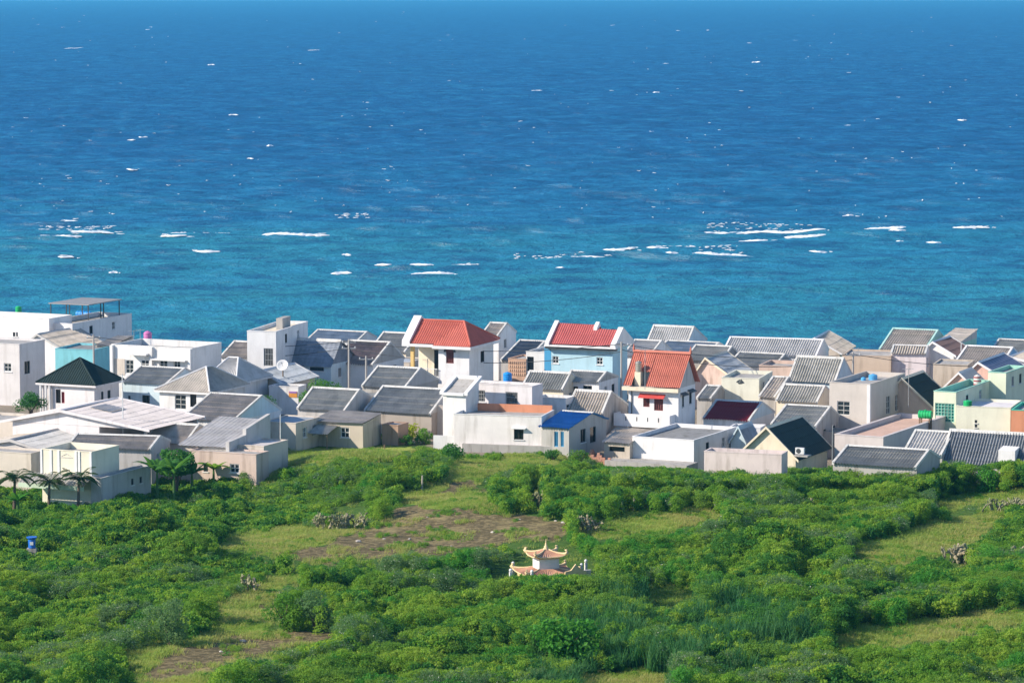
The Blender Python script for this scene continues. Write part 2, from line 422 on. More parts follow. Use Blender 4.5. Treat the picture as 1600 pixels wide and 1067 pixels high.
def make_sea():
    rows = np.concatenate([np.arange(600, 40, -1.0), np.arange(40, 3.2, -0.6)])
    Ys = []
    for r in rows:
        d = ray(800, r); t = -HCAM / d[2] if d[2] < 0 else 1e6
        Yf = d[1] * t
        for _ in range(30):
            zz = -Yf * Yf / (2 * REARTH); Yf = min(26000, d[1] * (zz - HCAM) / d[2]) if d[2] < 0 else 26000
        Ys.append(Yf)
    Ys = sorted(set(np.round(Ys, 2))) + [25500.0, 26500.0]
    Ys = [380.0] + [v for v in Ys if v > 381]
    Ys = np.array(Ys); cols = np.linspace(-1, 1, 620)
    X = cols[None, :] * (0.30 * Ys[:, None] + 30); Y = np.repeat(Ys[:, None], len(cols), 1)
    Z = sea_z(X, Y)
    ny, nx = X.shape; me = bpy.data.meshes.new('sea')
    idx = np.arange(nx * ny).reshape(ny, nx)
    me.from_pydata(np.stack([X, Y, Z], -1).reshape(-1, 3).tolist(), [], np.stack([idx[:-1, :-1], idx[:-1, 1:], idx[1:, 1:], idx[1:, :-1]], -1).reshape(-1, 4).tolist())
    me.polygons.foreach_set('use_smooth', [True] * len(me.polygons))
    m, nt, n, b = newmat('sea_water')
    tc = nt.nodes.new('ShaderNodeTexCoord')
    sep = nt.nodes.new('ShaderNodeSeparateXYZ'); nt.links.new(tc.outputs['Object'], sep.inputs[0])
    # water depth: shallow reef flat by the shore, drop-off beyond; the edge wanders
    edge = noise(nt, 1.0, 4, 0.55, mapping(nt, (0.006, 0.014, 1)))
    ma = nt.nodes.new('ShaderNodeMath'); ma.operation = 'MULTIPLY_ADD'; nt.links.new(edge, ma.inputs[0]); ma.inputs[1].default_value = 420; nt.links.new(sep.outputs['Y'], ma.inputs[2])
    dep = ramp_f(nt, ma.outputs[0], 560, 1500)
    col = ramp(nt, dep, [(0.0, (0.010, 0.160, 0.255)), (0.06, (0.014, 0.190, 0.275)), (0.14, (0.020, 0.235, 0.315)), (0.24, (0.014, 0.220, 0.345)), (0.40, (0.004, 0.155, 0.335)), (0.65, (0.002, 0.122, 0.310)), (1.0, (0.002, 0.114, 0.300))])
    patch = noise(nt, 1.0, 5, 0.6, mapping(nt, (0.02, 0.05, 1)))
    col = mixc(nt, mul(nt, ramp_f(nt, patch, 0.5, 0.72), 0.25), col, (0.008, 0.13, 0.22))
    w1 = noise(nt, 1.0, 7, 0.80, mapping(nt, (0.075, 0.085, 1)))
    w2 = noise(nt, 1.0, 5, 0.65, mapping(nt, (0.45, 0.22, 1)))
    # wave shading and reflection put into the colour: darker faces, paler ruffles
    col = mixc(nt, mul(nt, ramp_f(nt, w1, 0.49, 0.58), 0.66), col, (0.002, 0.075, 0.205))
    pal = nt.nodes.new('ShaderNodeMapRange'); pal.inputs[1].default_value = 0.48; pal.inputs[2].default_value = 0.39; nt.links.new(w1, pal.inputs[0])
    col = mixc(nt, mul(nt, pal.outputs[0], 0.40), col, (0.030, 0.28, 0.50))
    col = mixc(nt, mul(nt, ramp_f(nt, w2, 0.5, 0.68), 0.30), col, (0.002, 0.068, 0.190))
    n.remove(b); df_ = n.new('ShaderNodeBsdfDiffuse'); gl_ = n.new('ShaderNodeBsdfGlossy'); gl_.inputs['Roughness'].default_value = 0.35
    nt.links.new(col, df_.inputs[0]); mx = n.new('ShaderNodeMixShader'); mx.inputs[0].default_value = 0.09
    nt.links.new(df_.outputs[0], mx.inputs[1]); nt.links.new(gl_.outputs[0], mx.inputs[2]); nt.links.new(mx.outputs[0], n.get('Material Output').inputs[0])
    h = nt.nodes.new('ShaderNodeMath'); h.operation = 'MULTIPLY_ADD'; nt.links.new(w1, h.inputs[0]); h.inputs[1].default_value = 4.0; nt.links.new(mul(nt, w2, 0.8), h.inputs[2])
    bump(nt, df_, h.outputs[0], 0.9, 0.55); bump(nt, gl_, h.outputs[0], 0.9, 0.55)
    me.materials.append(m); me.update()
    o = bpy.data.objects.new('sea', me); COL.objects.link(o); tag(o, kind='structure'); return o
SEA = make_sea()

def foam_mat():
    m, nt, n, b = newmat('sea_foam')
    f = noise(nt, 1.5, 4, 0.6, mapping(nt))
    nt.links.new(mixc(nt, ramp_f(nt, f, 0.35, 0.7), (0.82, 0.84, 0.86), (0.62, 0.68, 0.72)), b.inputs['Base Color'])
    b.inputs['Roughness'].default_value = 0.9; return m
FOAM = foam_mat()
def sea_pt(px, py):
    d = ray(px, py); t = -HCAM / d[2]
    for _ in range(8):
        x, y = d[0] * t, d[1] * t; z = -(x * x + y * y) / (2 * REARTH); t = (z - HCAM) / d[2]
    return d[0] * t, d[1] * t
def crest(mb, px0, px1, py, hgt, wid, seed, ragged=0.5):
    """a breaking crest: a ridge of foam with ragged ends lying along the wave"""
    r = random.Random(seed)
    x0, y0 = sea_pt(px0, py); x1, _ = sea_pt(px1, py); L = x1 - x0
    n = max(6, int(L / max(0.35, L / 40))); base = len(mb.v)
    sk = r.uniform(-0.04, 0.04); ph = r.random() * 9
    prof = [(-1.0, -0.35), (-0.7, 0.25), (-0.25, 0.85), (0.1, 1.0), (0.5, 0.5), (1.0, -0.3)]
    for i in range(n + 1):
        t = i / n; x = x0 + L * t
        env = min(1, t * 4, (1 - t) * 4) ** 0.6
        e2 = env * (1 - ragged * (0.5 + 0.5 * math.sin(t * 17 + ph) * math.sin(t * 41 + ph * 2)) * r.uniform(0.5, 1.0))
        yc = y0 + sk * (x - x0) + 0.5 * math.sin(t * 7 + ph) * wid
        zc = float(sea_z(np.array([x]), np.array([yc]))[0]) + (0.22 if hgt > 0.12 else 0.08)
        for (a, h) in prof:
            mb.v.append((x, yc + a * wid * (0.35 + 0.65 * e2), zc + h * hgt * e2 - 0.03 + (0.10 * hgt if h > 0 else 0)))
    k = len(prof)
    for i in range(n):
        for j in range(k - 1): mb.f.append([base + i * k + j, base + (i + 1) * k + j, base + (i + 1) * k + j + 1, base + i * k + j + 1])
for i, (a, b_, y) in enumerate(BREAK):
    mb = MB(); thin = y in (347, 415, 402)
    L_ = b_ - a; crest(mb, a, b_, y, 0.10 if thin else 0.16 + 0.0022 * min(L_, 80), 0.6 if thin else 1.0, i, 0.75)
    rb = random.Random(i)
    for k in range(int(L_ / 7)):
        xx = rb.uniform(a - 6, b_ + 4); crest(mb, xx, xx + rb.uniform(3, 14), y + rb.uniform(-3.0, 1.2), 0.06, 0.45, i * 31 + k, 0.5)
    mb.build('breaking_wave', FOAM, SEA, smooth=True)
def make_caps():
    mb = MB(); r = random.Random(11)
    fixed = [(357, 373, 180, .8), (216, 231, 214, .8), (199, 212, 221, .6), (1174, 1188, 99, 1.4), (1496, 1511, 189, 1.0), (1316, 1332, 195, .8), (416, 427, 232, .9),
             (386, 397, 248, .6), (197, 215, 267, .6), (830, 848, 142, .8), (324, 336, 102, 1.2), (1020, 1031, 146, .8), (1035, 1045, 100, .8), (100, 130, 76, .7), (480, 500, 79, .6)]
    for k, (a, b_, y, h) in enumerate(fixed): crest(mb, a, b_, y, 0.36 * h, 1.3, 100 + k, 0.6)
    for k in range(400):
        y = 12 + 330 * r.random() ** 0.9; x = r.uniform(-60, 1660); L = r.choice([1.5, 2, 3, 4, 7]) * r.uniform(0.6, 1.2)
        s = (y + 17) / 46.0
        crest(mb, x, x + L, y, r.uniform(0.15, 0.45) / s, 0.8 + 0.3 / s, 200 + k, 0.4)
    # lace of spent foam behind the breakers
    for (xa, xb, ya, yb, n) in ((58, 178, 351, 362, 60), (520, 574, 335, 342, 34), (1100, 1262, 352, 364, 90), (1020, 1080, 383, 387, 22), (1085, 1160, 388, 397, 30), (800, 910, 400, 404, 26), (330, 370, 362, 368, 12)):
        for k in range(n):
            x = r.uniform(xa, xb); y = r.uniform(ya, yb); crest(mb, x, x + r.uniform(2, 9), y, 0.05, 0.35, 900 + k, 0.3)
    o = mb.build('whitecaps', FOAM, SEA, smooth=True); tag(o, kind='stuff')
make_caps()

# ------------------------------------------------------------------ haze
def make_haze():
    mb = MB(); mb.box((-9000, -60, -62), (9000, 27500, 72))
    m = bpy.data.materials.new('haze_air'); m.use_nodes = True; nt = m.node_tree; nt.nodes.clear()
    pv = nt.nodes.new('ShaderNodeVolumePrincipled'); pv.inputs['Color'].default_value = (0.12, 0.58, 1.0, 1); pv.inputs['Density'].default_value = 0.0001
    pv.inputs['Anisotropy'].default_value = 0.2
    out = nt.nodes.new('ShaderNodeOutputMaterial'); nt.links.new(pv.outputs[0], out.inputs['Volume'])
    o = mb.build('haze', m); tag(o, kind='stuff')
make_haze()

# ------------------------------------------------------------------ houses
COPING = plaster((0.60, 0.59, 0.57), 0.5)
FOOT = []          # footprints, for a plan check
class House:
    def __init__(s, name, label, xl, xr, y, h, d=None, dx=None, th=24.0, cat='house', zg=None, base=0.0):
        s.th = R(th); s.h = h
        s.u = np.array((math.cos(s.th), -math.sin(s.th), 0)); s.v = np.array((math.sin(s.th), math.cos(s.th), 0))
        g = (2.2 if xl > 950 else 3.8) if zg is None else zg
        for _ in range(30):
            pm = at_z((xl + xr) / 2, y, g + h)
            if zg is None: g = 0.6 * g + 0.4 * (float(terr(pm[0], pm[1])) + base)
        W = 6.0
        for _ in range(8):
            a = proj(pm - s.u * W / 2)[0]; b = proj(pm + s.u * W / 2)[0]; W *= (xr - xl) / (b - a)
        s.w = W; o = pm - s.u * W / 2; s.o = np.array((o[0], o[1], g))
        if dx is not None: d = s.loc(dx, y, 'R')[0]
        s.d = d if d is not None else 6.0
        s.root = empty(name, s.o, -s.th); tag(s.root, label, cat)
        s.holes = {'F': [], 'R': []}
        s.name = name
    def finish(s):
        c = [s.o, s.o + s.u * s.w, s.o + s.u * s.w + s.v * s.d, s.o + s.v * s.d]
        FOOT.append((s.root['label'], [(p[0], p[1]) for p in c]))
    def W(s, a, b, z=0): return s.o + s.u * a + s.v * b + np.array((0, 0, z))
    def loc(s, px, py, face='F', off=0.0):
        """pixel -> (along, height) on a wall plane"""
        d = ray(px, py); C = np.array((0, 0, HCAM)) - s.o
        n, e = (s.v, s.u) if face == 'F' else (s.u, s.v)
        q = off if face != 'R' else s.w + off
        t = (q - C.dot(n)) / d.dot(n); p = C + d * t
        return float(p.dot(e)), float(p[2])
    def walls(s, mat, h=None, z0=-0.4, name='wall', top=True, x0=0.0, x1=None):
        h = s.h if h is None else h; x1 = s.w if x1 is None else x1
        mb = MB()
        def wall(L0, L1, P, holes):
            xs = sorted({L0, L1, *[v for q in holes for v in (q[0], q[2])]}); zs = sorted({z0, h, *[v for q in holes for v in (q[1], q[3])]})
            for i in range(len(xs) - 1):
                for j in range(len(zs) - 1):
                    cx, cz = (xs[i] + xs[i + 1]) / 2, (zs[j] + zs[j + 1]) / 2
                    if any(q[0] < cx < q[2] and q[1] < cz < q[3] for q in holes): continue
                    mb.face([P(xs[i], zs[j], 0), P(xs[i + 1], zs[j], 0), P(xs[i + 1], zs[j + 1], 0), P(xs[i], zs[j + 1], 0)])
            for (a, b, c, e) in holes:
                D = 0.16
                for (p, q) in (((a, b), (c, b)), ((c, b), (c, e)), ((c, e), (a, e)), ((a, e), (a, b))):
                    mb.face([P(*p, 0), P(*q, 0), P(*q, D), P(*p, D)])
        wall(x0, x1, lambda a, z, k: (a, k, z), s.holes['F'])
        wall(0, s.d, lambda a, z, k: (x1 - k, a, z), s.holes['R'])
        mb.face([(x1, s.d, z0), (x0, s.d, z0), (x0, s.d, h), (x1, s.d, h)])
        mb.face([(x0, s.d, z0), (x0, 0, z0), (x0, 0, h), (x0, s.d, h)])
        if top: mb.face([(x0, 0, h - 0.01), (x1, 0, h - 0.01), (x1, s.d, h - 0.01), (x0, s.d, h - 0.01)])
        return mb.build(name, mat, s.root)
    def part(s, name, mat, fn, parent=None, smooth=False):
        mb = MB(); fn(mb); return mb.build(name, mat, parent or s.root, smooth)
    def opening(s, face, x0, y0, x1, y1, kind='win'):
        """a recessed window or door given by its rectangle on the wall"""
        a0, z1 = s.loc(x0, y0, face); a1, z0 = s.loc(x1, y1, face)
        L = s.w if face == 'F' else s.d
        a0 = max(0.12, a0); a1 = min(L - 0.12, a1); z1 = min(z1, s.h - 0.12); z0 = max(z0, 0.0)
        if a1 - a0 < 0.12 or z1 - z0 < 0.15: print('tiny opening', s.root['label'], face, x0, y0, a0, a1, z0, z1); return
        s.holes[face].append((a0, z0, a1, z1))
        def P(a, k, z): return (a, k, z) if face == 'F' else (s.w - k, a, z)
        def bx(mb, A, K0, K1, z0_, z1_):
            p, q = P(A[0], K0, z0_), P(A[1], K1, z1_)
            mb.box(tuple(map(min, p, q)), tuple(map(max, p, q)))
        fm = {'win': METW, 'dark': DMET, 'door': DOORW, 'red': DOORR, 'shut': SHUT, 'grille': GMET, 'open': DMET, 'green': MINT, 'blue': SBLUE}[kind]
        pm = {'win': GLASS, 'dark': DGLASS, 'door': GLASS, 'red': DOORR, 'shut': SHUT, 'grille': DGLASS, 'open': DGLASS, 'green': GREENGL, 'blue': GLASS}[kind]
        fw = 0.07 if kind != 'open' else 0.03
        mb = MB(); K0, K1 = 0.05, 0.14
        bx(mb, (a0, a0 + fw), K0, K1, z0, z1); bx(mb, (a1 - fw, a1), K0, K1, z0, z1)
        bx(mb, (a0 + fw, a1 - fw), K0, K1, z1 - fw, z1); bx(mb, (a0 + fw, a1 - fw), K0, K1, z0, z0 + fw)
        nm = {'win': 1, 'dark': 1, 'door': 1, 'red': 0, 'shut': 3, 'grille': 5, 'open': 0, 'green': 5, 'blue': 1}[kind]
        for k in range(nm):
            c = a0 + (a1 - a0) * (k + 1) / (nm + 1); bx(mb, (c - 0.02, c + 0.02), K0 + 0.01, K1, z0 + fw, z1 - fw)
        nh = {'win': 1, 'door': 2, 'grille': 2, 'green': 5, 'shut': 0}.get(kind, 0)
        for k in range(nh):
            c = z0 + (z1 - z0) * (k + 1) / (nh + 1); bx(mb, (a0 + fw, a1 - fw), K0 + 0.02, K1 - 0.005, c - 0.02, c + 0.02)
        isdoor = (z1 - z0) > 1.75
        f = mb.build('door' if isdoor else 'window', fm, s.root)
        pb = MB(); bx(pb, (a0 - 0.02, a1 + 0.02), 0.141, 0.165, z0 - 0.02, z1 + 0.02); pb.build('pane', pm, f)
        if kind in ('win', 'dark', 'grille') and not isdoor:
            sb = MB(); bx(sb, (a0 - 0.08, a1 + 0.08), -0.07, 0.04, z0 - 0.08, z0 - 0.005); sb.build('sill', WHITE, f)
        return f
    def plain_window(s):
        """a small barred window high in the right-hand wall"""
        for a in ((s.d * 0.3,) if s.d < 5 else (s.d * 0.28, s.d * 0.66)):
            z1 = s.h - 0.55; p0 = proj(s.W(s.w, a, z1)); p1 = proj(s.W(s.w, a + 0.75, z1 - 0.95)); s.opening('R', p0[0], p0[1], p1[0], p1[1], rng.choice(['dark', 'win', 'grille']))
    def canopy(s, face, x0, x1, y, out=0.6, drop=0.12, mat=None, thick=0.06, name='awning', corr=False):
        a0, z = s.loc(x0, y, face); a1, _ = s.loc(x1, y, face)
        mb = MB()
        if face == 'F': mb.prism([(-out, z - drop), (-out, z - drop - thick), (0.02, z - thick), (0.02, z)], 'x', a0, a1)
        else: mb.prism([(s.w + out, z - drop), (s.w + out, z - drop - thick), (s.w - 0.02, z - thick), (s.w - 0.02, z)], 'y', a0, a1)
        return mb.build(name, mat or CONC, s.root)
    # ---- roofs
    def flat(s, par=0.7, t=0.13, pmat=WHITE, fmat=CONC, lip=0.03, coping=True):
        par = par * 0.6; h = s.h; z = h - par
        s.part('roof_slab', fmat, lambda m: m.box((t, t, z - 0.15), (s.w - t, s.d - t, z)))
        def rim(m):
            for a, b in (((-lip, -lip), (s.w + lip, t)), ((-lip, s.d - t), (s.w + lip, s.d + lip)), ((-lip, t), (t, s.d - t)), ((s.w - t, t), (s.w + lip, s.d - t))):
                m.box((a[0], a[1], h - 0.02), (b[0], b[1], h + 0.05))
        def inner(m):
            for a, b in (((t * .3, t * .3), (s.w - t * .3, t)), ((t * .3, s.d - t), (s.w - t * .3, s.d - t * .3)), ((t * .3, t), (t, s.d - t)), ((s.w - t, t), (s.w - t * .3, s.d - t))):
                m.box((a[0], a[1], z - 0.1), (b[0], b[1], h - 0.021))
        s.part('parapet', pmat, inner)
        if coping: s.part('coping', pmat, rim)
    def ridge_from(s, px, py):
        """(depth, height) of the left ridge end, on the left gable plane"""
        d = ray(px, py); C = np.array((0, 0, HCAM)) - s.o
        t = (0 - C.dot(s.u)) / d.dot(s.u); p = C + d * t
        return float(p.dot(s.v)), float(p[2])
    def gp(s, ridge=None, df=None, rise=None, db=None, mat=RFGREY, gmat=WHITE, cop=True, over=0.3, pitch=0.26, amp=0.07, course=1.0, copw=0.2, raise_=0.12, cmat=None, fascia=None, endwall=None):
        """ridge runs along the front"""
        if ridge is not None:
            df0, zr = s.ridge_from(*ridge); r0 = zr - s.h
            df = min(max(df0, 2.0), 8.0); rise = min(max(r0, 0.5), 4.0)
            if abs(df - df0) > 0.01 or abs(rise - r0) > 0.01: print('clamp', s.root['label'], 'df %.2f rise %.2f' % (df0, r0))
        db = df if db is None else db
        s.d = df + db; w, h, d = s.w, s.h, s.d
        sl = rise / df; x0, x1 = (copw * .5, w - copw * .5) if cop else (-0.2, w + 0.2)
        z = h + 0.06
        s.part('roof', mat, lambda m: m.corr((x0, -over, z - sl * over), (x1, -over, z - sl * over), (x0, df, z + rise), pitch, amp, course))
        slb = rise / db
        s.part('roof', mat, lambda m: m.corr((x1, d + over, z - slb * over), (x0, d + over, z - slb * over), (x1, df, z + rise), pitch, amp, course))
        s.part('ridge_cap', fascia or cmat or COPING, lambda m: m.prism([(df - 0.2, z + rise - 0.2 * sl + 0.05), (df, z + rise + 0.12), (df + 0.2, z + rise - 0.2 * slb + 0.05)], 'x', x0, x1))
        k = raise_ if cop else -0.02; o2 = over * .7 if cop else 0
        poly = [(-o2, h - 0.2 - (sl * o2 if cop else 0)), (-o2, h + k + 0.06 - sl * o2), (df, h + k + 0.06 + rise), (d + o2, h + k + 0.06 - slb * o2), (d + o2, h - 0.2 - (slb * o2 if cop else 0)), (d, h - 0.02), (0, h - 0.02)]
        cpoly = poly; poly = [(0, h - 0.02), (df, h - 0.02 + rise), (d, h - 0.02)]
        if cop:
            strip = [(-o2, h - 0.06 - sl * o2), (-o2, h + k + 0.06 - sl * o2), (df, h + k + 0.06 + rise), (d + o2, h + k + 0.06 - slb * o2), (d + o2, h - 0.06 - slb * o2), (df, h - 0.021 + rise)]
            for a in (-0.02, w - copw + 0.02): s.part('coping', cmat or COPING, lambda m: m.prism(strip, 'x', a, a + copw))
        for (a, b) in ((0, copw), (w - copw, w)):
            s.part('gable_wall', gmat, lambda m: m.prism(poly, 'x', a + 0.004, b - 0.004))
    def gd(s, peak=None, pa=None, rise=None, mat=RFGREY, gmat=WHITE, over=0.3, side=0.35, pitch=0.26, amp=0.07, course=1.0, trim=None, rmat=None, cop=False):
        """ridge runs away from the viewer; gable end in front"""
        if peak is not None:
            pa, zr = s.loc(peak[0], peak[1], 'F'); rise = zr - s.h
            if not 0.4 < rise < 5 or not 0.1 * s.w < pa < 0.9 * s.w: print('gd odd', s.root['label'], 'pa %.2f w %.2f rise %.2f' % (pa, s.w, rise))
            rise = min(max(rise, 0.4), 5); pa = min(max(pa, 0.15 * s.w), 0.85 * s.w)
        w, h, d = s.w, s.h, s.d; z = h + 0.05
        sl, sr = rise / pa, rise / (w - pa); o = over
        s.part('gable_wall', gmat, lambda m: m.prism([(0, h - 0.02), (pa, h + rise - 0.02), (w, h - 0.02)], 'y', -0.01, 0.2))
        s.part('gable_wall', gmat, lambda m: m.prism([(0, h - 0.02), (pa, h + rise - 0.02), (w, h - 0.02)], 'y', d - 0.2, d + 0.01))
        s.part('roof', mat, lambda m: m.corr((-side, d + o, z - sl * side), (-side, -o, z - sl * side), (pa, d + o, z + rise), pitch, amp, course))
        s.part('roof', rmat or mat, lambda m: m.corr((w + side, -o, z - sr * side), (w + side, d + o, z - sr * side), (pa, -o, z + rise), pitch, amp, course))
        tm = trim or gmat
        for yy in (-o - 0.03, d + o - 0.09):
            s.part('barge_board', tm, lambda m: m.prism([(-side, z - sl * side - 0.14), (-side, z - sl * side + 0.09), (pa, z + rise + 0.12), (w + side, z - sr * side + 0.09), (w + side, z - sr * side - 0.14), (pa, z + rise - 0.12)], 'y', yy, yy + 0.12))
        s.part('ridge_cap', tm, lambda m: m.prism([(pa - 0.18, z + rise - 0.18 * sl + 0.06), (pa, z + rise + 0.13), (pa + 0.18, z + rise - 0.18 * sr + 0.06)], 'y', -o + 0.1, d + o - 0.1))
    def hip(s, rise=2.0, r0=None, r1=None, mat=RFGREY, over=0.4, trim=WHITE, pitch=0.27, amp=0.04, fascia=True):
        """r0, r1: ridge end points as fractions of width and depth"""
        w, h, d = s.w, s.h, s.d; z = h + 0.04; o = over
        A, B, C, D = (-o, -o, z), (w + o, -o, z), (w + o, d + o, z), (-o, d + o, z)
        r0 = r0 or (0.5, 0.5); r1 = r1 or r0
        r0 = (r0[0] * w, r0[1] * d, z + rise); r1 = (r1[0] * w, r1[1] * d, z + rise)
        same = abs(r0[0] - r1[0]) + abs(r0[1] - r1[1]) < 0.05
        def quad(m, p0, p1, q1, q0):
            P0, P1, Q0, Q1 = Vector(p0), Vector(p1), Vector(q0), Vector(q1)
            n = max(4, int((P1 - P0).length / pitch) * 4); nn = (P1 - P0).cross(Q0 - P0).normalized()
            if nn.z < 0: nn = -nn
            i = len(m.v)
            for k in range(n + 1):
                t = k / n; hh = amp * math.cos(t * n / 4 * 2 * math.pi)
                m.v.append(tuple(P0.lerp(P1, t) + nn * hh)); m.v.append(tuple(Q0.lerp(Q1, t) + nn * hh))
            for k in range(n): m.f.append([i + 2 * k, i + 2 * k + 2, i + 2 * k + 3, i + 2 * k + 1])
        alongx = abs(r1[0] - r0[0]) >= abs(r1[1] - r0[1])
        if same:
            for a, b in ((A, B), (B, C), (C, D), (D, A)): s.part('roof', mat, lambda m: m.tri_corr(a, b, r0, pitch, amp))
            hips = [(A, r0), (B, r0), (C, r0), (D, r0)]
        elif alongx:
            s.part('roof', mat, lambda m: quad(m, A, B, r1, r0)); s.part('roof', mat, lambda m: quad(m, C, D, r0, r1))
            s.part('roof', mat, lambda m: m.tri_corr(B, C, r1, pitch, amp)); s.part('roof', mat, lambda m: m.tri_corr(D, A, r0, pitch, amp))
            hips = [(A, r0), (B, r1), (C, r1), (D, r0), (r0, r1)]
        else:
            s.part('roof', mat, lambda m: quad(m, B, C, r1, r0)); s.part('roof', mat, lambda m: quad(m, D, A, r0, r1))
            s.part('roof', mat, lambda m: m.tri_corr(A, B, r0, pitch, amp)); s.part('roof', mat, lambda m: m.tri_corr(C, D, r1, pitch, amp))
            hips = [(A, r0), (B, r0), (C, r1), (D, r1), (r0, r1)]
        for a, b in hips: s.part('ridge_cap', trim if fascia else mat, lambda m: m.tube([Vector(a) + Vector((0, 0, .04)), Vector(b) + Vector((0, 0, .05))], 0.085, 6))
        s.part('fascia', trim, lambda m: [m.box((-o, -o, z - 0.22), (w + o, -o + 0.1, z - 0.03)), m.box((w + o - 0.1, -o + 0.1, z - 0.22), (w + o, d + o, z - 0.03)), m.box((-o, -o + 0.1, z - 0.22), (w + o - 0.1, d + o - 0.1, z - 0.12)), m.box((-o, -o + 0.1, z - 0.12), (-o + 0.1, d + o, z - 0.03))])
    def shed(s, rise=1.0, mat=RFGREY, gmat=None, over=0.3, pitch=0.27, amp=0.05, cop=None, back=True):
        w, h, d = s.w, s.h, s.d; sl = rise / d; z = h + 0.07
        s.part('roof', mat, lambda m: m.corr((-0.15, -over, z - sl * over), (w + 0.15, -over, z - sl * over), (-0.15, d + 0.15, z + rise + sl * 0.15), pitch, amp, 1.4))
        if gmat:
            s.part('gable_wall', gmat, lambda m: m.prism([(0, h - 0.02), (d, h + rise - 0.03), (d, h - 0.02)], 'x', -0.01, 0.2))
            s.part('gable_wall', gmat, lambda m: m.prism([(0, h - 0.02), (d, h + rise - 0.03), (d, h - 0.02)], 'x', w - 0.2, w + 0.01))
            s.part('rear_wall', gmat, lambda m: m.box((0.2, d - 0.2, h - 0.02), (w - 0.2, d, h + rise - 0.06)))
def HS(name, label, xl, xr, y, h, wall, roof, wins=(), cat='house', d=None, dx=None, th=24.0, base=0.0, top=True, **rk):
    s = House(name, label, xl, xr, y, h, d, dx, th, cat, base=base)
    if roof == 'flat':
        rk.setdefault('pmat', wall)
    if roof in ('gp', 'gd', 'shed'): rk.setdefault('gmat', wall)
    if roof: getattr(s, roof)(**rk)
    for q in wins: s.opening(*q)
    if not any(q[0] == 'R' for q in wins) and roof in ('gp', 'gd', 'flat') and s.d > 3.5 and 2.5 < h and rng.random() < 0.6: s.plain_window()
    s.walls(wall, top=roof != 'flat' and top)
    s.finish()
    return s

# ---- seafront row, left
a1 = HS('terrace_building', 'long white flat-roofed building at the left edge, below the green tank', -70, 76, 495, 6.3, CLEANW, 'flat', dx=112, par=0.9, fmat=CREAM,
        wins=[('F', 20, 519, 24, 526, 'dark'), ('F', 25, 519, 28, 526, 'dark'), ('R', 86, 519, 91, 528, 'dark'), ('R', 99, 518, 103, 529, 'dark')])
b1 = HS('terrace_building', 'white flat-roofed building carrying the steel canopy and blue tank', 60, 113, 505, 5.7, CLEANW, 'flat', dx=206, par=0.8, fmat=CONC)
HS('grey_house', 'pale grey two-storey house cut by the left edge, with balcony', -60, 30, 536, 6.4, plaster((0.66, 0.63, 0.63), 0.25), 'flat', dx=70, par=0.25,
   wins=[('F', 6, 567, 18, 581, 'win'), ('R', 38, 565, 47, 583, 'dark')])
HS('gable_house', 'low tan gabled roof just behind the grey balcony house', 34, 100, 545, 3.4, PINKW, 'gd', d=8, peak=(60, 523), mat=RFTAN, trim=GREYP)
HS('turquoise_house', 'turquoise-walled house behind the black pyramid roof', 86, 147, 546, 4.0, TURQ, 'flat', d=6, par=0.3, fmat=DCONC, th=18)
HS('tan_house', 'small tan house with sloping parapet beside the turquoise wall', 150, 172, 541, 4.0, BEIGE, 'shed', d=5, rise=0.6, mat=RFTAN)
m1 = HS('modern_house', 'beige and white modern house under the pink water tank', 174, 300, 541.5, 6.4, WHITE, 'flat', dx=346, par=1.0, fmat=DCONC,
        wins=[('F', 196, 562, 209, 584, 'door'), ('F', 220, 562, 233, 575, 'win'), ('F', 249, 562, 262, 576, 'win'), ('F', 271, 562, 282, 575, 'win')])
m1.canopy('F', 205, 235, 550, 0.9, 0.05, WHITE, 0.15, 'canopy'); m1.canopy('F', 240, 294, 559, 0.7, 0.05, WHITE, 0.12, 'canopy')
m1.part('wall_panel', BEIGE, lambda m: m.box((m1.loc(179, 562)[0], -0.05, m1.loc(179, 585)[1]), (m1.loc(195, 562)[0], -0.003, m1.loc(195, 561)[1])))
for xx in (174.5, 236, 296):
    a = m1.loc(xx, 560)[0]; m1.part('pilaster', WHITE, lambda m: m.box((a - 0.02, -0.35, -0.3), (a + 0.3, -0.002, 6.38)))
p1 = HS('pyramid_roof_house', 'pink-walled house under a black pyramid roof', 64, 147, 600, 3.6, PINKW, 'hip', dx=186, rise=2.3, mat=RFBLACK, trim=PINKW, fascia=False,
        wins=[('F', 96, 612, 101, 630, 'red'), ('F', 87, 608, 95, 630, 'open'), ('R', 158, 612, 162, 628, 'dark'), ('R', 168, 610, 173, 626, 'dark')])
for xx in (66, 74, 80):
    a = p1.loc(xx, 612)[0]; p1.part('column', WHITE, lambda m: m.lathe([(0.13, -0.2), (0.13, 3.45)], 8, (a, -0.25, 0)))
HS('blue_wall_house', 'pale blue house with grey tiled roof, banana plant at its wall', 192, 262, 598, 3.3, PBLUE, 'gp', ridge=(220, 573), mat=RFGREY, db=3.0,
   wins=[('F', 222, 617, 234, 631, 'dark'), ('F', 200, 618, 204, 628, 'dark')])
HS('hip_roof_house', 'white house with small beige hip roof and grey double door', 249, 325, 611, 3.3, WHITE, 'hip', d=7.5, rise=2.0, r0=(0.62, 0.45), r1=(0.66, 0.55), mat=RFTAN,
   wins=[('F', 273, 616, 291, 640, 'door'), ('F', 297, 616, 307, 636, 'open')])
HS('hip_roof_house', 'beige hip-roofed house right behind the small white hip-roofed one', 322, 366, 598, 3.5, WHITE, 'hip', d=7, rise=2.1, r0=(0.22, 0.5), r1=(0.55, 0.5), mat=RFLIGHT)
tw = HS('tower_house', 'tall narrow white house with beige roof terrace', 386, 431, 518, 7.4, CLEANW, 'flat', d=11, par=0.5, fmat=CREAM, th=14,
        wins=[('F', 412, 544, 427, 572, 'grille')])
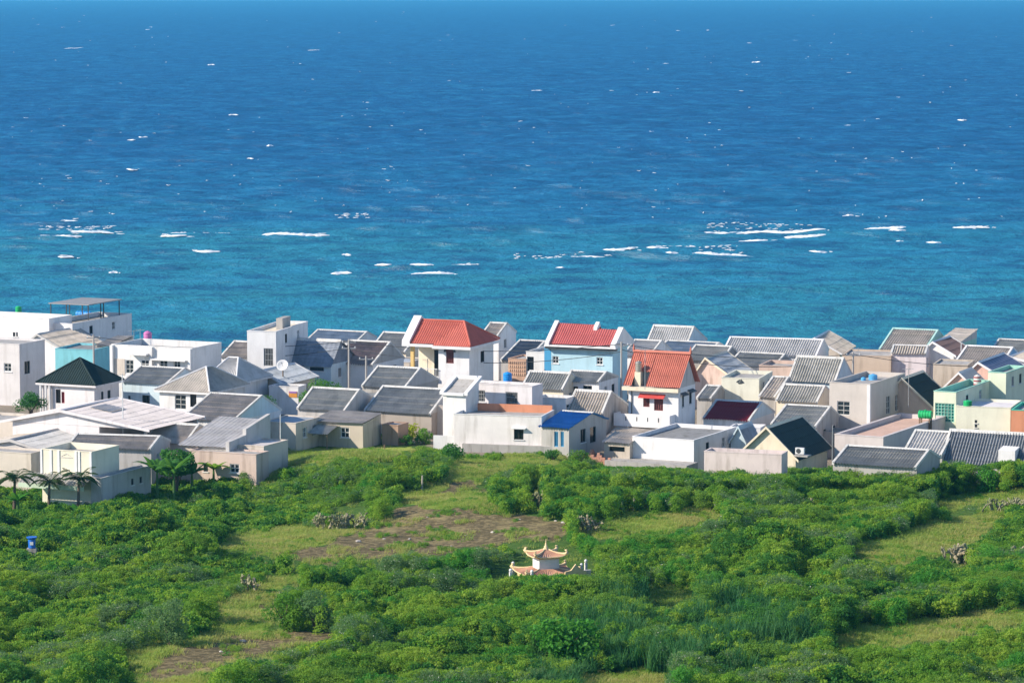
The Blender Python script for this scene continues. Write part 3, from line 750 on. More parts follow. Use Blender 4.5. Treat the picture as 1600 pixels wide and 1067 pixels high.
tw.part('stair_head', CONC, lambda m: m.box((tw.w * 0.5, tw.d * 0.45, 6.9), (tw.w * 0.72, tw.d * 0.7, 8.3)))
HS('tile_house', 'house with broken tan roof tiles left of the tall white house', 345, 392, 558, 3.6, WHITE, 'gp', df=3.0, rise=1.3, db=2.4, mat=RFTAN)
s = HS('slate_roof_house', 'pale blue house under a large steep blue-grey roof', 452, 517, 568, 3.7, PBLUE, 'gp', ridge=(459, 531), mat=RFSLATE, gmat=RFSLATE, db=4, cop=False, pitch=0.5, amp=0.02, course=0.5,
       wins=[('F', 484, 573, 506, 580, 'dark')])
HS('rust_roof_house', 'white-walled house with rust-patched grey roof by the concrete pole', 519, 583, 568, 3.5, WHITE, 'gp', df=4.2, rise=1.9, db=3.2, mat=sheet((0.30, 0.25, 0.24), 0.6, c2=(0.45, 0.30, 0.24)), gmat=CONC)
HS('gable_house', 'cream gable-fronted house with blue-grey side slope and dish pole', 378, 442, 597, 2.9, BEIGE, 'gd', d=7.0, peak=(408, 580), mat=RFTAN, rmat=RFBLUE, trim=WHITE)
lwh = HS('white_house', 'low white wall house with orange sign beside the round dark tree', 420, 466, 604, 2.8, WHITE, 'flat', d=2.2, par=0.2, wins=[('F', 452, 613, 464, 620, 'open')], th=18)
HS('lichen_roof_house', 'grey lichen-spotted roof left of the balcony of the red hip roof', 566, 634, 604, 3.3, CONC, 'gp', ridge=(590, 573), mat=RFGREY, gmat=GREYP, db=4.0)
HS('seaside_shed', 'low grey shed roofs on the shore behind the concrete pole', 482, 560, 531, 2.4, WHITE, 'gp', df=2.4, rise=0.8, db=2.4, mat=RFBLUE)
HS('grey_roof_house', 'grey tiled roof touching the left side of the red hip-roofed house', 578, 634, 548, 3.4, CREAM, 'gp', df=3.4, rise=1.6, db=3, mat=RFGREY)
HS('annex_house', 'low bluish flat roof below the yellow balcony column', 590, 640, 566, 2.8, BEIGE, 'flat', d=5, par=0.15, fmat=RFBLUE, th=18)
# ---- left, front rows
HS('patched_roof_house', 'grey tiled roof with a pale patch, under the round dark tree', 465, 540, 639, 2.6, GREYP, 'gp', ridge=(488, 606), mat=RFGREY, gmat=GREYP, db=4.0)
HS('ribbed_roof_house', 'broad grey ribbed roof left of the grey and white block', 570, 674, 643, 2.4, plaster((0.40, 0.35, 0.31), 0.6), 'gp', ridge=(598, 604), mat=sheet((0.44, 0.43, 0.41), 0.5), gmat=GREYP, db=4.0)
sh = HS('low_shed_house', 'low tan house with sheet roof at the edge of the grassy slope', 490, 567, 660, 2.3, TAN, 'shed', dx=595, rise=0.5, mat=sheet((0.36, 0.33, 0.31), 0.5), amp=0.03,
        wins=[('F', 532, 667, 546, 684, 'win')])
def leanto(m):
    z = 2.0; m.corr((-2.0, -2.2, z - 0.55), (2.6, -2.2, z - 0.55), (-2.0, -0.05, z), 0.22, 0.05, 2.2)
sh.part('lean_to_roof', RFGREY, leanto)
for xx in (-1.9, 0.2, 2.4): sh.part('post', WOOD, lambda m: m.tube([(xx, -2.0, -0.3), (xx, -2.0, 1.45)], 0.06))
HS('flat_shed', 'small flat blue-grey roofed shed left of the low tan house', 408, 462, 660, 2.6, BEIGE, 'flat', d=5.0, par=0.1, fmat=RFBLUE)
HS('brown_roof_house', 'house with brown ribbed roof and white side gable below the small bush', 284, 366, 656, 3.2, WHITE, 'gp', ridge=(329, 615), mat=RFTAN, gmat=PBLUE, db=3.6)
HS('tiled_roof_house', 'low house with tan ribbed roof left of the stepped parapet', 226, 292, 690, 3.0, BEIGE, 'gp', ridge=(246, 661), mat=RFTAN, db=3)
fr = HS('stepped_house', 'pink-beige house with stepped parapet and one white window by the grass', 282, 356, 697, 3.2, BEIGE, 'shed', d=7.0, rise=1.5, mat=sheet((0.42, 0.41, 0.42), 0.45), amp=0.025, pitch=0.4)
fr.part('parapet', GREYP, lambda m: m.prism([(-0.4, 2.8), (-0.4, 3.75), (2.6, 4.0), (2.6, 4.5), (7.0, 5.3), (7.0, 2.8)], 'x', fr.w + 0.01, fr.w + 0.35))
f2 = HS('flat_extension', 'flat concrete-topped room with white window at the grassy bank', 296, 400, 707, 2.9, plaster((0.60, 0.47, 0.41), 0.5), 'flat', d=2.2, par=0.12, fmat=CONC,
        wins=[('F', 359, 724, 374, 739, 'win'), ('F', 318, 723, 325, 737, 'dark')])
HS('flat_annex', 'small flat-roofed annex with pale top right of the stepped parapet', 362, 412, 696, 2.9, BEIGE, 'flat', dx=450, par=0.1, fmat=RFPALE)
wh = House('pale_warehouse', 'wide pale pink warehouse with open carport side', 8, 228, 664, 4.4, d=9.0, cat='warehouse')
wh.gd(peak=(97, 642), mat=RFPALE, gmat=PINKW, over=0.4, side=0.5, amp=0.03)
wx = wh.loc(155, 664)[0]
def whwalls(m):
    m.box((0.7, 0, -0.3), (wx, 0.2, 4.36)); m.box((0.7, 0.2, -0.3), (0.9, 9, 4.36)); m.box((wx - .2, 0.2, -0.3), (wx, 9, 4.36)); m.box((wx, 8.8, -0.3), (wh.w, 9, 4.36))
wh.part('wall', PINKW, whwalls); wh.finish()
for yy in (0.1, 4.5): wh.part('post', GMET, lambda m: m.box((wh.w - 0.3, yy, -0.3), (wh.w - 0.1, yy + 0.2, 4.36)))
def skyl(m):
    for k in range(5):
        x = wx * 0.70 + k * 0.42; rr = (wh.w - x)
        slope = (wh.h + 0.0)
        pa_, zr = wh.loc(97, 642); ri = zr - wh.h; zz = wh.h + ri * (wh.w - x) / (wh.w - pa_) + 0.14
        zz2 = wh.h + ri * (wh.w - x - 0.32) / (wh.w - pa_) + 0.14
        m.face([(x, 3.2, zz), (x + 0.32, 3.2, zz2), (x + 0.32, 5.8, zz2), (x, 5.8, zz)])
wh.part('skylight', RFSLATE, skyl)
HS('tan_block', 'small tan flat block at the left edge below the warehouse roof', -50, 37, 657, 3.0, BEIGE, 'flat', d=5, par=0.3)
HS('curved_sheet_shed', 'weathered curved sheet-roof shed at the left edge', -40, 62, 699, 2.8, GREYP, 'gd', d=8.5, peak=(18, 688), mat=RFTAN, rmat=RFLIGHT, trim=GREYP, amp=0.03)
HS('tan_wall_house', 'tan-fronted low house left of the cream facade', -40, 48, 706, 3.1, BEIGE, 'flat', d=2.6, par=0.2)
cf = HS('cream_facade_house', 'house with tall cream facade panels behind the three small palms', 65, 143, 704, 4.9, plaster((0.80, 0.74, 0.60), 0.15), 'flat', dx=186, par=0.8, fmat=CONC)
for xx in (65, 80, 92, 119, 124, 142):
    a = cf.loc(xx, 715)[0]; cf.part('pilaster', CLEANW, lambda m: m.box((a - 0.09, -0.07, 2.6), (a + 0.09, -0.002, 4.9)))
cf.part('awning_roof', RFGREY, lambda m: m.corr((-1.2, -1.6, 2.3), (cf.w + 0.2, -1.6, 2.3), (-1.2, -0.02, 2.95), 0.3, 0.04, 2))
cf.part('fascia', plaster((0.55, 0.66, 0.52), 0.2), lambda m: m.box((-1.2, -1.75, 1.95), (cf.w + 0.2, -1.62, 2.3)))
lw = HS('low_side_house', 'blue-grey side wing right of the cream facade', 142, 158, 747, 2.9, GREYP, 'flat', dx=236, par=0.15, fmat=RFGREY, wins=[('R', 205, 748, 209, 757, 'dark'), ('R', 218, 745, 222, 754, 'dark')])
HS('long_roof_shed', 'long grey roof running behind the cream facade', 104, 236, 700, 3.4, GREYP, 'gp', df=2.6, rise=0.7, db=2.6, mat=RFTAN, gmat=GREYP, th=12)

# ---- centre
rh = House('red_roof_villa', 'white villa with red hip roof and yellow balcony', 642, 733, 538, 6.8, dx=771, th=22)
xb = rh.loc(685, 538)[0]
# recessed balcony on the left: main wall set back there
rh.holes['F'] = []
rh.opening('F', 697, 549, 709, 568, 'shut'); rh.opening('R', 751, 549, 757, 565, 'dark')
rh.walls(CLEANW, x0=xb)
rh.part('balcony_wall', CREAM, lambda m: m.box((0.15, 1.7, -0.3), (xb - 0.02, 1.9, 6.75)))
rh.part('side_wall', WHITE, lambda m: m.box((0.0, 1.9, -0.3), (0.2, rh.d, 6.75)))
rh.part('balcony_floor', WHITE, lambda m: m.box((-0.2, -0.3, 3.05), (xb - 0.02, 1.7, 3.35)))
rh.part('lower_wall', WHITE, lambda m: m.box((0, 0.1, -0.3), (xb - 0.02, 0.3, 3.04)))
rh.part('column', plaster((0.72, 0.50, 0.20), 0.1), lambda m: m.box((0.0, -0.15, 3.36), (0.35, 0.2, 6.75)))
rh.part('balcony_door', DGLASS, lambda m: m.box((xb * 0.62, 1.6, 3.4), (xb - 0.1, 1.69, 6.0)))
def rail(m):
    m.box((xb * .4, -0.22, 4.25), (xb - .05, -0.16, 4.32))
    for k in range(12): x = xb * .4 + (xb * .6 - 0.1) * k / 11; m.box((x, -0.2, 3.36), (x + 0.03, -0.17, 4.25))
rh.part('railing', METW, rail)
af = MB(); ca, cz = rh.loc(703, 550)
pts = [(ca + 0.62 * math.cos(R(t)), cz + 0.55 * math.sin(R(t))) for t in range(180, -1, -15)]
af.prism(pts + [(ca + 0.46 * math.cos(R(t)), cz + 0.40 * math.sin(R(t))) for t in range(0, 181, 15)], 'y', -0.18, 0.02); af.build('arch_hood', DMET, rh.root)
ai = MB(); ai.prism([(ca + 0.45 * math.cos(R(t)), cz + 0.39 * math.sin(R(t))) for t in range(180, -1, -15)], 'y', -0.03, 0.01); ai.build('arch_pane', SHUT, rh.root)
W_, D_, Z_ = rh.w, rh.d, 6.85
rz = rh.ridge_from(648, 502)
ry = min(max(rz[0], 2.5), 5.0); rr_ = min(max(rz[1] - 6.85, 1.6), 3.2); print('villa ridge', rz, 'w', W_, 'd', D_)
Rr = W_ - 1.6
sl_ = rr_ / (ry + 0.5)
rh.part('roof', RFRED, lambda m: m.corr((0.1, -0.5, Z_), (Rr, -0.5, Z_), (0.1, ry, Z_ + rr_), 0.24, 0.04, 0.5))
rh.part('roof', RFRED, lambda m: m.corr((Rr, D_ + 0.5, Z_), (0.1, D_ + 0.5, Z_), (Rr, ry, Z_ + rr_), 0.24, 0.04, 0.5))
rh.part('roof', RFRED, lambda m: m.tri_corr((W_ + 0.5, -0.9, Z_ - 0.1), (W_ + 0.5, D_ + 0.5, Z_ - 0.1), (Rr, ry, Z_ + rr_ + 0.03), 0.24, 0.03))
rh.part('roof', RFRED, lambda m: m.tri_corr((xb - 0.3, -0.9, Z_ - 0.1), (W_ + 0.5, -0.9, Z_ - 0.1), (Rr, ry, Z_ + rr_ + 0.05), 0.24, 0.03))
for a, b in (((0.1, ry, Z_ + rr_), (Rr, ry, Z_ + rr_)), ((Rr, ry, Z_ + rr_), (W_ + 0.5, -0.9, Z_)), ((Rr, ry, Z_ + rr_), (W_ + 0.5, D_ + 0.5, Z_))):
    rh.part('ridge_cap', RFRED, lambda m: m.tube([Vector(a) + Vector((0, 0, .05)), Vector(b) + Vector((0, 0, .05))], 0.1, 6))
rh.part('gable_parapet', CLEANW, lambda m: m.prism([(-0.6, 6.6), (-0.6, Z_ + 0.25), (ry, Z_ + rr_ + 0.45), (D_ + 0.5, Z_ + 0.25), (D_ + 0.5, 6.6)], 'x', -0.75, 0.1))
rh.part('cornice', CLEANW, lambda m: [m.box((-0.7, -0.75, 6.55), (xb - 0.3, 1.8, 6.8)), m.box((xb - 0.3, -1.0, 6.45), (W_ + 0.55, 0.0, 6.73)), m.box((W_, 0.0, 6.45), (W_ + 0.55, D_ + 0.5, 6.73))])
rh.finish()
HS('small_gable_house', 'small white house peeping out right behind the red hip roof', 752, 779, 524, 5.0, CLEANW, 'gp', df=2.4, rise=1.1, db=2.4, mat=RFTAN)
HS('dark_roof_house', 'dark grey roof in the gap between the two red-roofed houses', 783, 824, 563, 2.9, CONC, 'gp', df=5.0, rise=1.6, db=3, mat=RFDARK, gmat=CONC)
HS('white_stub_house', 'small white block with brick-red corner left of the pale blue house', 829, 852, 541, 3.6, WHITE, 'flat', d=4, par=0.3, wins=[('F', 828, 540, 833, 547, 'dark')])
bh = House('pale_blue_house', 'pale blue two-storey house with stepped red roof', 861, 957, 540, 6.6, d=6.4, th=22)
for q in (('F', 863, 556, 873, 568, 'win'), ('F', 932, 558, 942, 570, 'win')): bh.opening(*q)
ry, zr = bh.ridge_from(862, 507); print('blue ridge', ry, zr - 6.6, 'w', bh.w)
ry = min(max(ry, 2.2), 4.2); rr2 = min(max(zr - 6.75, 1.5), 3.0); bh.d = 2 * ry
xs_ = bh.w * 0.66
bh.part('roof', RFROSE, lambda m: m.corr((0, -0.45, 6.7), (xs_, -0.45, 6.7), (0, ry, 6.7 + rr2), 0.24, 0.04, 0.5))
k2 = 0.80
bh.part('roof', RFROSE, lambda m: m.corr((xs_, -0.45, 6.7), (bh.w, -0.45, 6.7), (xs_, -0.45 + (ry + 0.45) * k2, 6.7 + rr2 * k2), 0.24, 0.04, 0.5))
bh.part('roof', RFROSE, lambda m: m.corr((xs_, bh.d + 0.4, 6.7), (0, bh.d + 0.4, 6.7), (xs_, ry, 6.7 + rr2), 0.24, 0.04, 0.5))
bh.part('roof', RFROSE, lambda m: m.corr((bh.w, bh.d + 0.4, 6.7 - 0.25), (xs_, bh.d + 0.4, 6.7 - 0.25), (bh.w, -0.45 + (ry + 0.45) * k2, 6.7 + rr2 * k2), 0.24, 0.04, 0.5))
def gpoly(yr, r): return [(-0.7, 6.5), (-0.7, 6.85), (yr, 6.98 + r), (bh.d + 0.5, 6.85), (bh.d + 0.5, 6.5)]
bh.part('gable_parapet', CLEANW, lambda m: m.prism(gpoly(ry, rr2), 'x', -0.45, 0.0))
bh.part('gable_parapet', CLEANW, lambda m: m.prism([(-0.45 + (ry + 0.45) * 0.72, 6.7 + rr2 * 0.72), (-0.45 + (ry + 0.45) * 0.72, 7.0 + rr2 * 0.72), (ry, 7.0 + rr2), (ry + .3, 6.7 + rr2 * .9)], 'x', xs_ - 0.35, xs_ + 0.05))
bh.part('gable_parapet', CLEANW, lambda m: m.prism(gpoly(-0.45 + (ry + 0.45) * k2, rr2 * k2), 'x', bh.w, bh.w + 0.55))
bh.part('cornice', CLEANW, lambda m: m.box((-0.5, -0.75, 6.45), (bh.w + 0.6, 0.0, 6.62)))
bh.part('eave_board', DMET, lambda m: m.box((-0.45, -0.6, 6.2), (bh.w + 0.55, -0.02, 6.44)))
bh.part('pilaster', SBLUE, lambda m: m.box((-0.75, -0.02, -0.3), (-0.003, 0.7, 6.3)))
bh.walls(BLUEW); bh.finish()
HS('white_annex', 'white flat annex with brick lattice left of the pale blue house', 822, 853, 550, 5.2, WHITE, 'flat', d=5, par=0.4, wins=[('F', 823, 557, 834, 580, 'open')], th=22)
br = HS('lattice_wall_house', 'brick lattice front with sloping top beside the white annex', 794, 822, 561, 4.4, plaster((0.55, 0.36, 0.26), 0.4), 'flat', d=4, par=0.2, th=22)
LATB = plaster((0.62, 0.42, 0.30), 0.2)
for i in range(8):
    for j in range(4): br.part('brick', LATB, lambda m: m.box((0.1 + i * 0.23, -0.07, 2.7 + j * 0.4), (0.24 + i * 0.23, -0.003, 2.95 + j * 0.4)))
HS('ribbed_roof_house', 'grey ribbed roof below the wall of the pale blue house', 815, 880, 606, 3.2, CREAM, 'gp', ridge=(826, 581), mat=sheet((0.40, 0.39, 0.36), 0.55), db=3.2)
HS('vent_house', 'small white house with vent holes under its grey roof', 880, 936, 596, 4.0, CLEANW, 'gp', ridge=(891, 580), mat=RFGREY, gmat=CONC, db=3,
   wins=[('F', 888, 603, 903, 625, 'open'), ('F', 911, 602, 925, 609, 'dark')])
HS('plain_gable_house', 'brown-grey ribbed roof with bare right gable before the terracotta roof', 886, 943, 642, 3.3, plaster((0.50, 0.45, 0.42), 0.5), 'gp', ridge=(899, 610), mat=RFTAN, db=4.0)
pk = HS('pink_house', 'pale pink flat-roofed house with barred door in the middle of the village', 712, 831, 601, 5.4, PINKW, 'flat', dx=848, par=0.3, fmat=CONC,
        wins=[('F', 790, 612, 809, 638, 'grille'), ('F', 741, 609, 758, 628, 'grille')])
st = HS('stair_house', 'white box with open sloping roof frame on the pink house terrace', 692, 728, 616, 4.9, WHITE, 'shed', dx=748, rise=1.1, mat=CONC, amp=0.004, over=0.1)
st.part('roof_frame', CLEANW, lambda m: [m.prism([(-0.2, 4.85), (-0.2, 5.12), (st.d + .2, 6.35), (st.d + .2, 6.0)], 'x', -0.25, 0.15), m.prism([(-0.2, 4.85), (-0.2, 5.12), (st.d + .2, 6.35), (st.d + .2, 6.0)], 'x', st.w - 0.15, st.w + 0.25), m.box((0.15, -0.25, 4.8), (st.w - 0.15, 0.1, 5.05)), m.box((.15, st.d - .1, 6.0), (st.w - .15, st.d + .2, 6.35))])
HS('terrace_room', 'low white terrace block with red and white rail right of the pink house', 836, 884, 622, 3.9, WHITE, 'flat', dx=899, par=0.3, wins=[('R', 885, 632, 897, 641, 'win')])
HS('grey_block_house', 'plain grey block left of the white house with orange parapet', 672, 712, 634, 3.0, plaster((0.56, 0.50, 0.46), 0.2), 'flat', d=2.2, par=0.35, fmat=CONC, th=14)
oh = HS('white_house', 'white house with orange-lined roof parapet above the grass', 709, 846, 649, 3.4, plaster((0.82, 0.77, 0.75), 0.3), 'flat', d=5.0, par=0.45, pmat=WHITE, fmat=CONC, th=14,
        wins=[('F', 803, 670, 818, 687, 'dark')])
oh.canopy('F', 800, 822, 667.5, 0.35, 0.03, WHITE, 0.08)
oh.part('roof_wall', ORANGE, lambda m: m.box((1.0, 4.80, 2.9), (oh.w - 0.15, 4.92, 3.85)))
oh.part('plinth', CONC, lambda m: m.box((0.9, -0.45, -0.5), (oh.w + 1.2, -0.01, 0.75)))
oh.part('garden_wall', WHITE, lambda m: m.box((-2.1, 0.5, -0.4), (-0.05, 0.7, 1.3)))
HS('blue_roof_house', 'grey house with bright blue sheet roof right of the white house', 846, 889, 668, 2.5, plaster((0.46, 0.44, 0.42), 0.5), 'gp', df=4.6, rise=0.85, db=3.0, mat=RFROYAL, cop=False, th=28,
   wins=[('F', 866, 674, 872, 698, 'blue'), ('F', 876, 674, 881, 698, 'blue'), ('R', 907, 671, 915, 690, 'dark'), ('R', 922, 668, 931, 690, 'open')])
# ---- terracotta house
th_ = House('terracotta_house', 'white two-storey house with terracotta roof, roof tank and red awning', 982, 1060, 605, 6.4, d=6.0, th=24)
for q in (('F', 1005, 621, 1015, 636, 'shut'), ('F', 1022, 621, 1036, 642, 'shut'), ('R', 1066, 618, 1069, 635, 'dark'), ('R', 1077, 613, 1081, 630, 'dark')): th_.opening(*q)
ry, zr = th_.ridge_from(989, 551); print('terr ridge', ry, zr - 6.4, 'w', th_.w)
ry = min(max(ry, 2.2), 4.5); rr3 = min(max(zr - 6.5, 1.8), 3.4); th_.d = ry * 2
tw_ = th_.w
th_.part('roof', RFTERR, lambda m: m.corr((-0.35, -0.5, 6.5), (0.5, -0.5, 6.5), (-0.35, ry, 6.5 + rr3), 0.2, 0.045, 1.2))
th_.part('roof', RFTERR, lambda m: m.corr((0.5, -0.5 + (ry + .5) * 0.42, 6.5 + rr3 * .42), (1.95, -0.5 + (ry + .5) * 0.42, 6.5 + rr3 * .42), (0.5, ry, 6.5 + rr3), 0.2, 0.045, 1.2))
th_.part('roof', RFTERR, lambda m: m.corr((1.95, -0.5, 6.5), (tw_ + 0.35, -0.5, 6.5), (1.95, ry, 6.5 + rr3), 0.2, 0.045, 1.2))
th_.part('roof', RFTERR, lambda m: m.corr((tw_ + 0.35, th_.d + 0.4, 6.5), (-0.35, th_.d + 0.4, 6.5), (tw_ + 0.35, ry, 6.5 + rr3), 0.2, 0.045, 1.2))
th_.part('ridge_cap', RFTERR, lambda m: m.prism([(ry - 0.2, 6.5 + rr3), (ry, 6.7 + rr3), (ry + 0.2, 6.5 + rr3)], 'x', -0.4, tw_ + 0.4))
for xx in (-0.36, tw_ + 0.36): th_.part('finial', RFTERR, lambda m: m.lathe([(0.1, 6.55 + rr3), (0.12, 6.8 + rr3), (0.02, 7.25 + rr3)], 6, (xx, ry, 0)))
for xx in (0.0, tw_ - 0.2): th_.part('gable_wall', GREYP, lambda m: m.prism([(0, 6.38), (ry, 6.4 + rr3), (th_.d, 6.38)], 'x', xx - 0.01, xx + 0.21))
th_.part('cornice', CREAM, lambda m: m.box((-0.45, -0.6, 6.05), (tw_ + 0.2, -0.01, 6.40)))
th_.canopy('F', 1000, 1040, 614, 0.55, 0.35, plain((0.55, 0.07, 0.06), 0.6), 0.05)
th_.canopy('R', 1063, 1071, 614, 0.4, 0.25, DMET, 0.05); th_.canopy('R', 1074, 1083, 609, 0.4, 0.25, DMET, 0.05)
zb = 3.0
th_.part('balcony', CLEANW, lambda m: [m.box((-0.9, -1.5, zb - 0.25), (tw_ - 0.3, -0.01, zb)), m.box((-0.9, -1.5, zb), (tw_ - 0.3, -1.38, zb + 0.95)), m.box((-0.9, -1.38, zb), (-0.78, -0.01, zb + 0.95)), m.box((tw_ - 0.42, -1.38, zb), (tw_ - 0.3, -0.02, zb + 0.95))])
for k in range(4):
    x = 0.3 + k * 1.1; th_.part('parapet_slot', DMET, lambda m: m.box((x, -1.515, zb + 0.3), (x + 0.1, -1.5, zb + 0.7)))

th_.part('porch_roof', RFTAN, lambda m: m.corr((-0.6, -4.2, 2.0), (tw_ - 0.1, -4.2, 2.0), (-0.6, -1.55, 2.65), 0.22, 0.04, 1.4))
th_.part('tank_pier', CREAM, lambda m: m.box((0.55, 0.15, 6.4), (1.15, 0.75, 7.75)))
th_.part('roof_opening_wall', DCONC, lambda m: m.box((0.5, 0.85, 6.4), (1.95, 0.95, 7.75)))
th_.part('downpipe', DMET, lambda m: m.tube([(0.35, -0.08, 3.1), (0.35, -0.08, 6.1)], 0.05))
th_.part('roof_opening_floor', DCONC, lambda m: m.box((0.5, 0.02, 6.4), (1.95, 0.85, 6.42)))
th_.walls(CLEANW); th_.finish()
wb = HS('white_box_house', 'plain white flat-roofed box house at the scrub edge', 988, 1084, 685, 3.4, CLEANW, 'flat', dx=1150, par=0.5, fmat=DCONC, th=26)
wb.part('front_slab', CONC, lambda m: m.box((-1.6, -2.6, -0.4), (wb.w + 0.4, -0.01, 1.45)))
# ---- right, rear rows
HS('ribbed_roof_house', 'tall light grey ribbed roof with white gable edges against the sea', 1010, 1074, 537, 3.6, PBLUE, 'gp', ridge=(1021, 509), mat=RFLIGHT, gmat=PBLUE, db=4)
HS('pale_roof_house', 'pale grey roof right behind the utility pole by the pale blue house', 973, 1016, 556, 3.4, WHITE, 'gp', df=3.5, rise=1.3, db=3, mat=RFLIGHT)
HS('blue_grey_roof_house', 'blue-grey low roof behind the terracotta ridge', 1022, 1104, 553, 3.0, PBLUE, 'gp', df=4.0, rise=0.9, db=3, mat=RFBLUE)
HS('dark_tile_house', 'dark ribbed roof with dark right gable behind the terracotta house', 1070, 1128, 563, 3.2, CONC, 'gp', df=3.2, rise=1.2, db=2.6, mat=RFGREY, gmat=DCONC)
HS('long_pale_house', 'very long pale ribbed roof with white ends by the sea', 1128, 1276, 554, 3.4, CLEANW, 'gp', cmat=CLEANW, df=4.0, rise=1.3, db=3, mat=RFLIGHT, th=16)
HS('beige_gable_house', 'beige gable with white barge boards above the long pale roof', 1236, 1312, 550, 3.0, BEIGE, 'gd', d=8, peak=(1273, 529), mat=RFTAN, trim=CLEANW, th=16)
HS('tile_roof_house', 'grey tiled roof below the left half of the long pale roof', 1132, 1205, 579, 3.0, CONC, 'gp', ridge=(1155, 551), mat=RFGREY, gmat=CONC, db=3)
HS('pink_gable_house', 'pink peeling gable wall with blue-grey slope right of the terracotta house', 1082, 1150, 592, 3.1, plaster((0.70, 0.52, 0.45), 0.6), 'gd', d=6.0, peak=(1103, 560), mat=RFBLUE, trim=CREAM)
cbh = HS('cream_block_house', 'cream-green block house with dark emblem, above the maroon roof', 1127, 1186, 591, 4.4, plaster((0.76, 0.74, 0.62), 0.2), 'flat', dx=1207, par=0.5, th=16)
HS('terrace_house', 'pink-tan flat house with parapet and small doorway', 1186, 1250, 572, 4.2, plaster((0.62, 0.46, 0.38), 0.4), 'flat', d=5, par=0.5, wins=[('F', 1191, 579, 1200, 593, 'open')], th=18)
HS('grey_roof_house', 'grey ribbed roof with pale crease and blue right gable', 1232, 1306, 594, 3.4, PBLUE, 'gp', ridge=(1245, 557), mat=RFGREY, db=3)
HS('ribbed_roof_house', 'grey ribbed roof left of the plain grey tower, upper of two', 1213, 1278, 626, 3.2, CREAM, 'gp', ridge=(1225, 601), mat=RFGREY, db=3)
HS('ribbed_roof_house', 'grey ribbed roof left of the plain grey tower, just behind the black roof', 1205, 1276, 664, 3.2, CONC, 'gp', ridge=(1228, 633), mat=RFGREY, db=3)
HS('low_grey_house', 'small tan tiled lean-to right of the cream-green block', 1186, 1212, 620, 3.0, CONC, 'gp', df=4, rise=1.5, db=2, mat=RFTAN, gmat=CONC)
HS('maroon_roof_house', 'white house with maroon sheet roof half in shade', 1099, 1172, 655, 3.2, WHITE, 'gp', ridge=(1119, 626), mat=RFMAROON, gmat=PBLUE, db=3.4)
HS('white_wall_house', 'low white block between the maroon roof and black roof', 1140, 1188, 668, 3.0, CLEANW, 'flat', d=2.5, par=0.5, th=16)
HS('small_peak_house', 'tiny steep grey-blue gable left of the black roof', 1142, 1166, 690, 2.4, PBLUE, 'gd', d=3.0, peak=(1155, 667), mat=RFBLUE, side=0.1)
bk = HS('black_roof_house', 'cream gable-fronted house under a black roof at the scrub edge', 1156, 1243, 711, 2.5, CREAM, 'gd', d=8.4, peak=(1199, 668), mat=RFBLACK, trim=CREAM, over=0.35, side=0.4, amp=0.012, pitch=0.4, th=25)
fw = HS('yard_wall_house', 'pinkish front yard wall before the cream gable', 1100, 1221, 708, 3.7, plaster((0.68, 0.58, 0.55), 0.4), 'flat', d=2.2, par=1.2, fmat=CONC, th=18, lip=0.02)
gt = HS('grey_tower_house', 'plain grey two-storey house with ornate white window', 1296, 1359, 599, 6.4, plaster((0.56, 0.51, 0.47), 0.12), 'flat', dx=1414, par=0.7, fmat=CONC, th=26,
        wins=[('F', 1308, 626, 1328, 649, 'door'), ('R', 1385, 619, 1391, 646, 'door'), ('R', 1399, 617, 1405, 641, 'door')])
gt.part('corner_strip', CLEANW, lambda m: m.box((gt.w - 0.25, -0.06, -0.3), (gt.w + 0.06, 0.25, 6.36)))
HS('black_gable_house', 'tan-walled gable house with black roof behind the grey tower', 1376, 1455, 632, 3.4, plaster((0.66, 0.50, 0.40), 0.3), 'gd', d=6.5, peak=(1410, 592), mat=RFBLACK, trim=CREAM, amp=0.015)
HS('teal_gable_house', 'light brown roof with teal gable edges against the sea', 1374, 1446, 547, 3.4, MINT, 'gp', ridge=(1395, 514), mat=RFTAN, gmat=plaster((0.40, 0.62, 0.58), 0.1), cmat=plaster((0.40, 0.62, 0.58), 0.1), db=4)
HS('beige_slab_house', 'beige mono-pitch roof with dark side wall at the sea edge', 1462, 1494, 538, 4.2, MINT, 'shed', dx=1526, rise=0.9, mat=RFTAN, gmat=GREYP, amp=0.02)
HS('white_dormer_house', 'white gabled front with brown slope and red strip', 1440, 1490, 553, 3.6, CLEANW, 'gd', d=6, peak=(1458, 535), mat=sheet((0.16, 0.11, 0.11), 0.2), trim=CLEANW)
HS('long_tan_house', 'long plain tan block in the rear right row', 1316, 1392, 556, 3.6, plaster((0.58, 0.46, 0.36), 0.25), 'flat', d=6, par=0.2, th=14)
HS('stained_shed', 'white shed with red stains and tan roof edge, right of the long tan block', 1392, 1447, 552, 3.9, plaster((0.72, 0.64, 0.66), 0.4), 'gp', df=1.8, rise=0.6, db=1.8, mat=RFTAN, th=14)
HS('tan_roof_house', 'tan ribbed roof with white edges and bright blue right gable', 1492, 1566, 568, 3.4, TAN, 'gp', ridge=(1510, 541), mat=RFTAN, gmat=plaster((0.30, 0.50, 0.72), 0.1), cmat=WHITE, db=3.4)
HS('corner_roof_house', 'grey rough roof at the far right shore', 1548, 1660, 550, 3.0, GREYP, 'gp', df=3.2, rise=0.9, db=3, mat=RFGREY)
HS('tan_wall_house', 'tan flat wall house left of the pink gables', 1458, 1512, 570, 3.8, TAN, 'flat', d=5, par=0.2, th=16)
HS('solar_roof_house', 'orange gable house with blue-violet panel roof at the right edge', 1500, 1580, 596, 4.0, PINK, 'gd', d=9, peak=(1529, 567), mat=RFPALE, rmat=SOLAR, trim=CLEANW, pitch=0.9, amp=0.03)
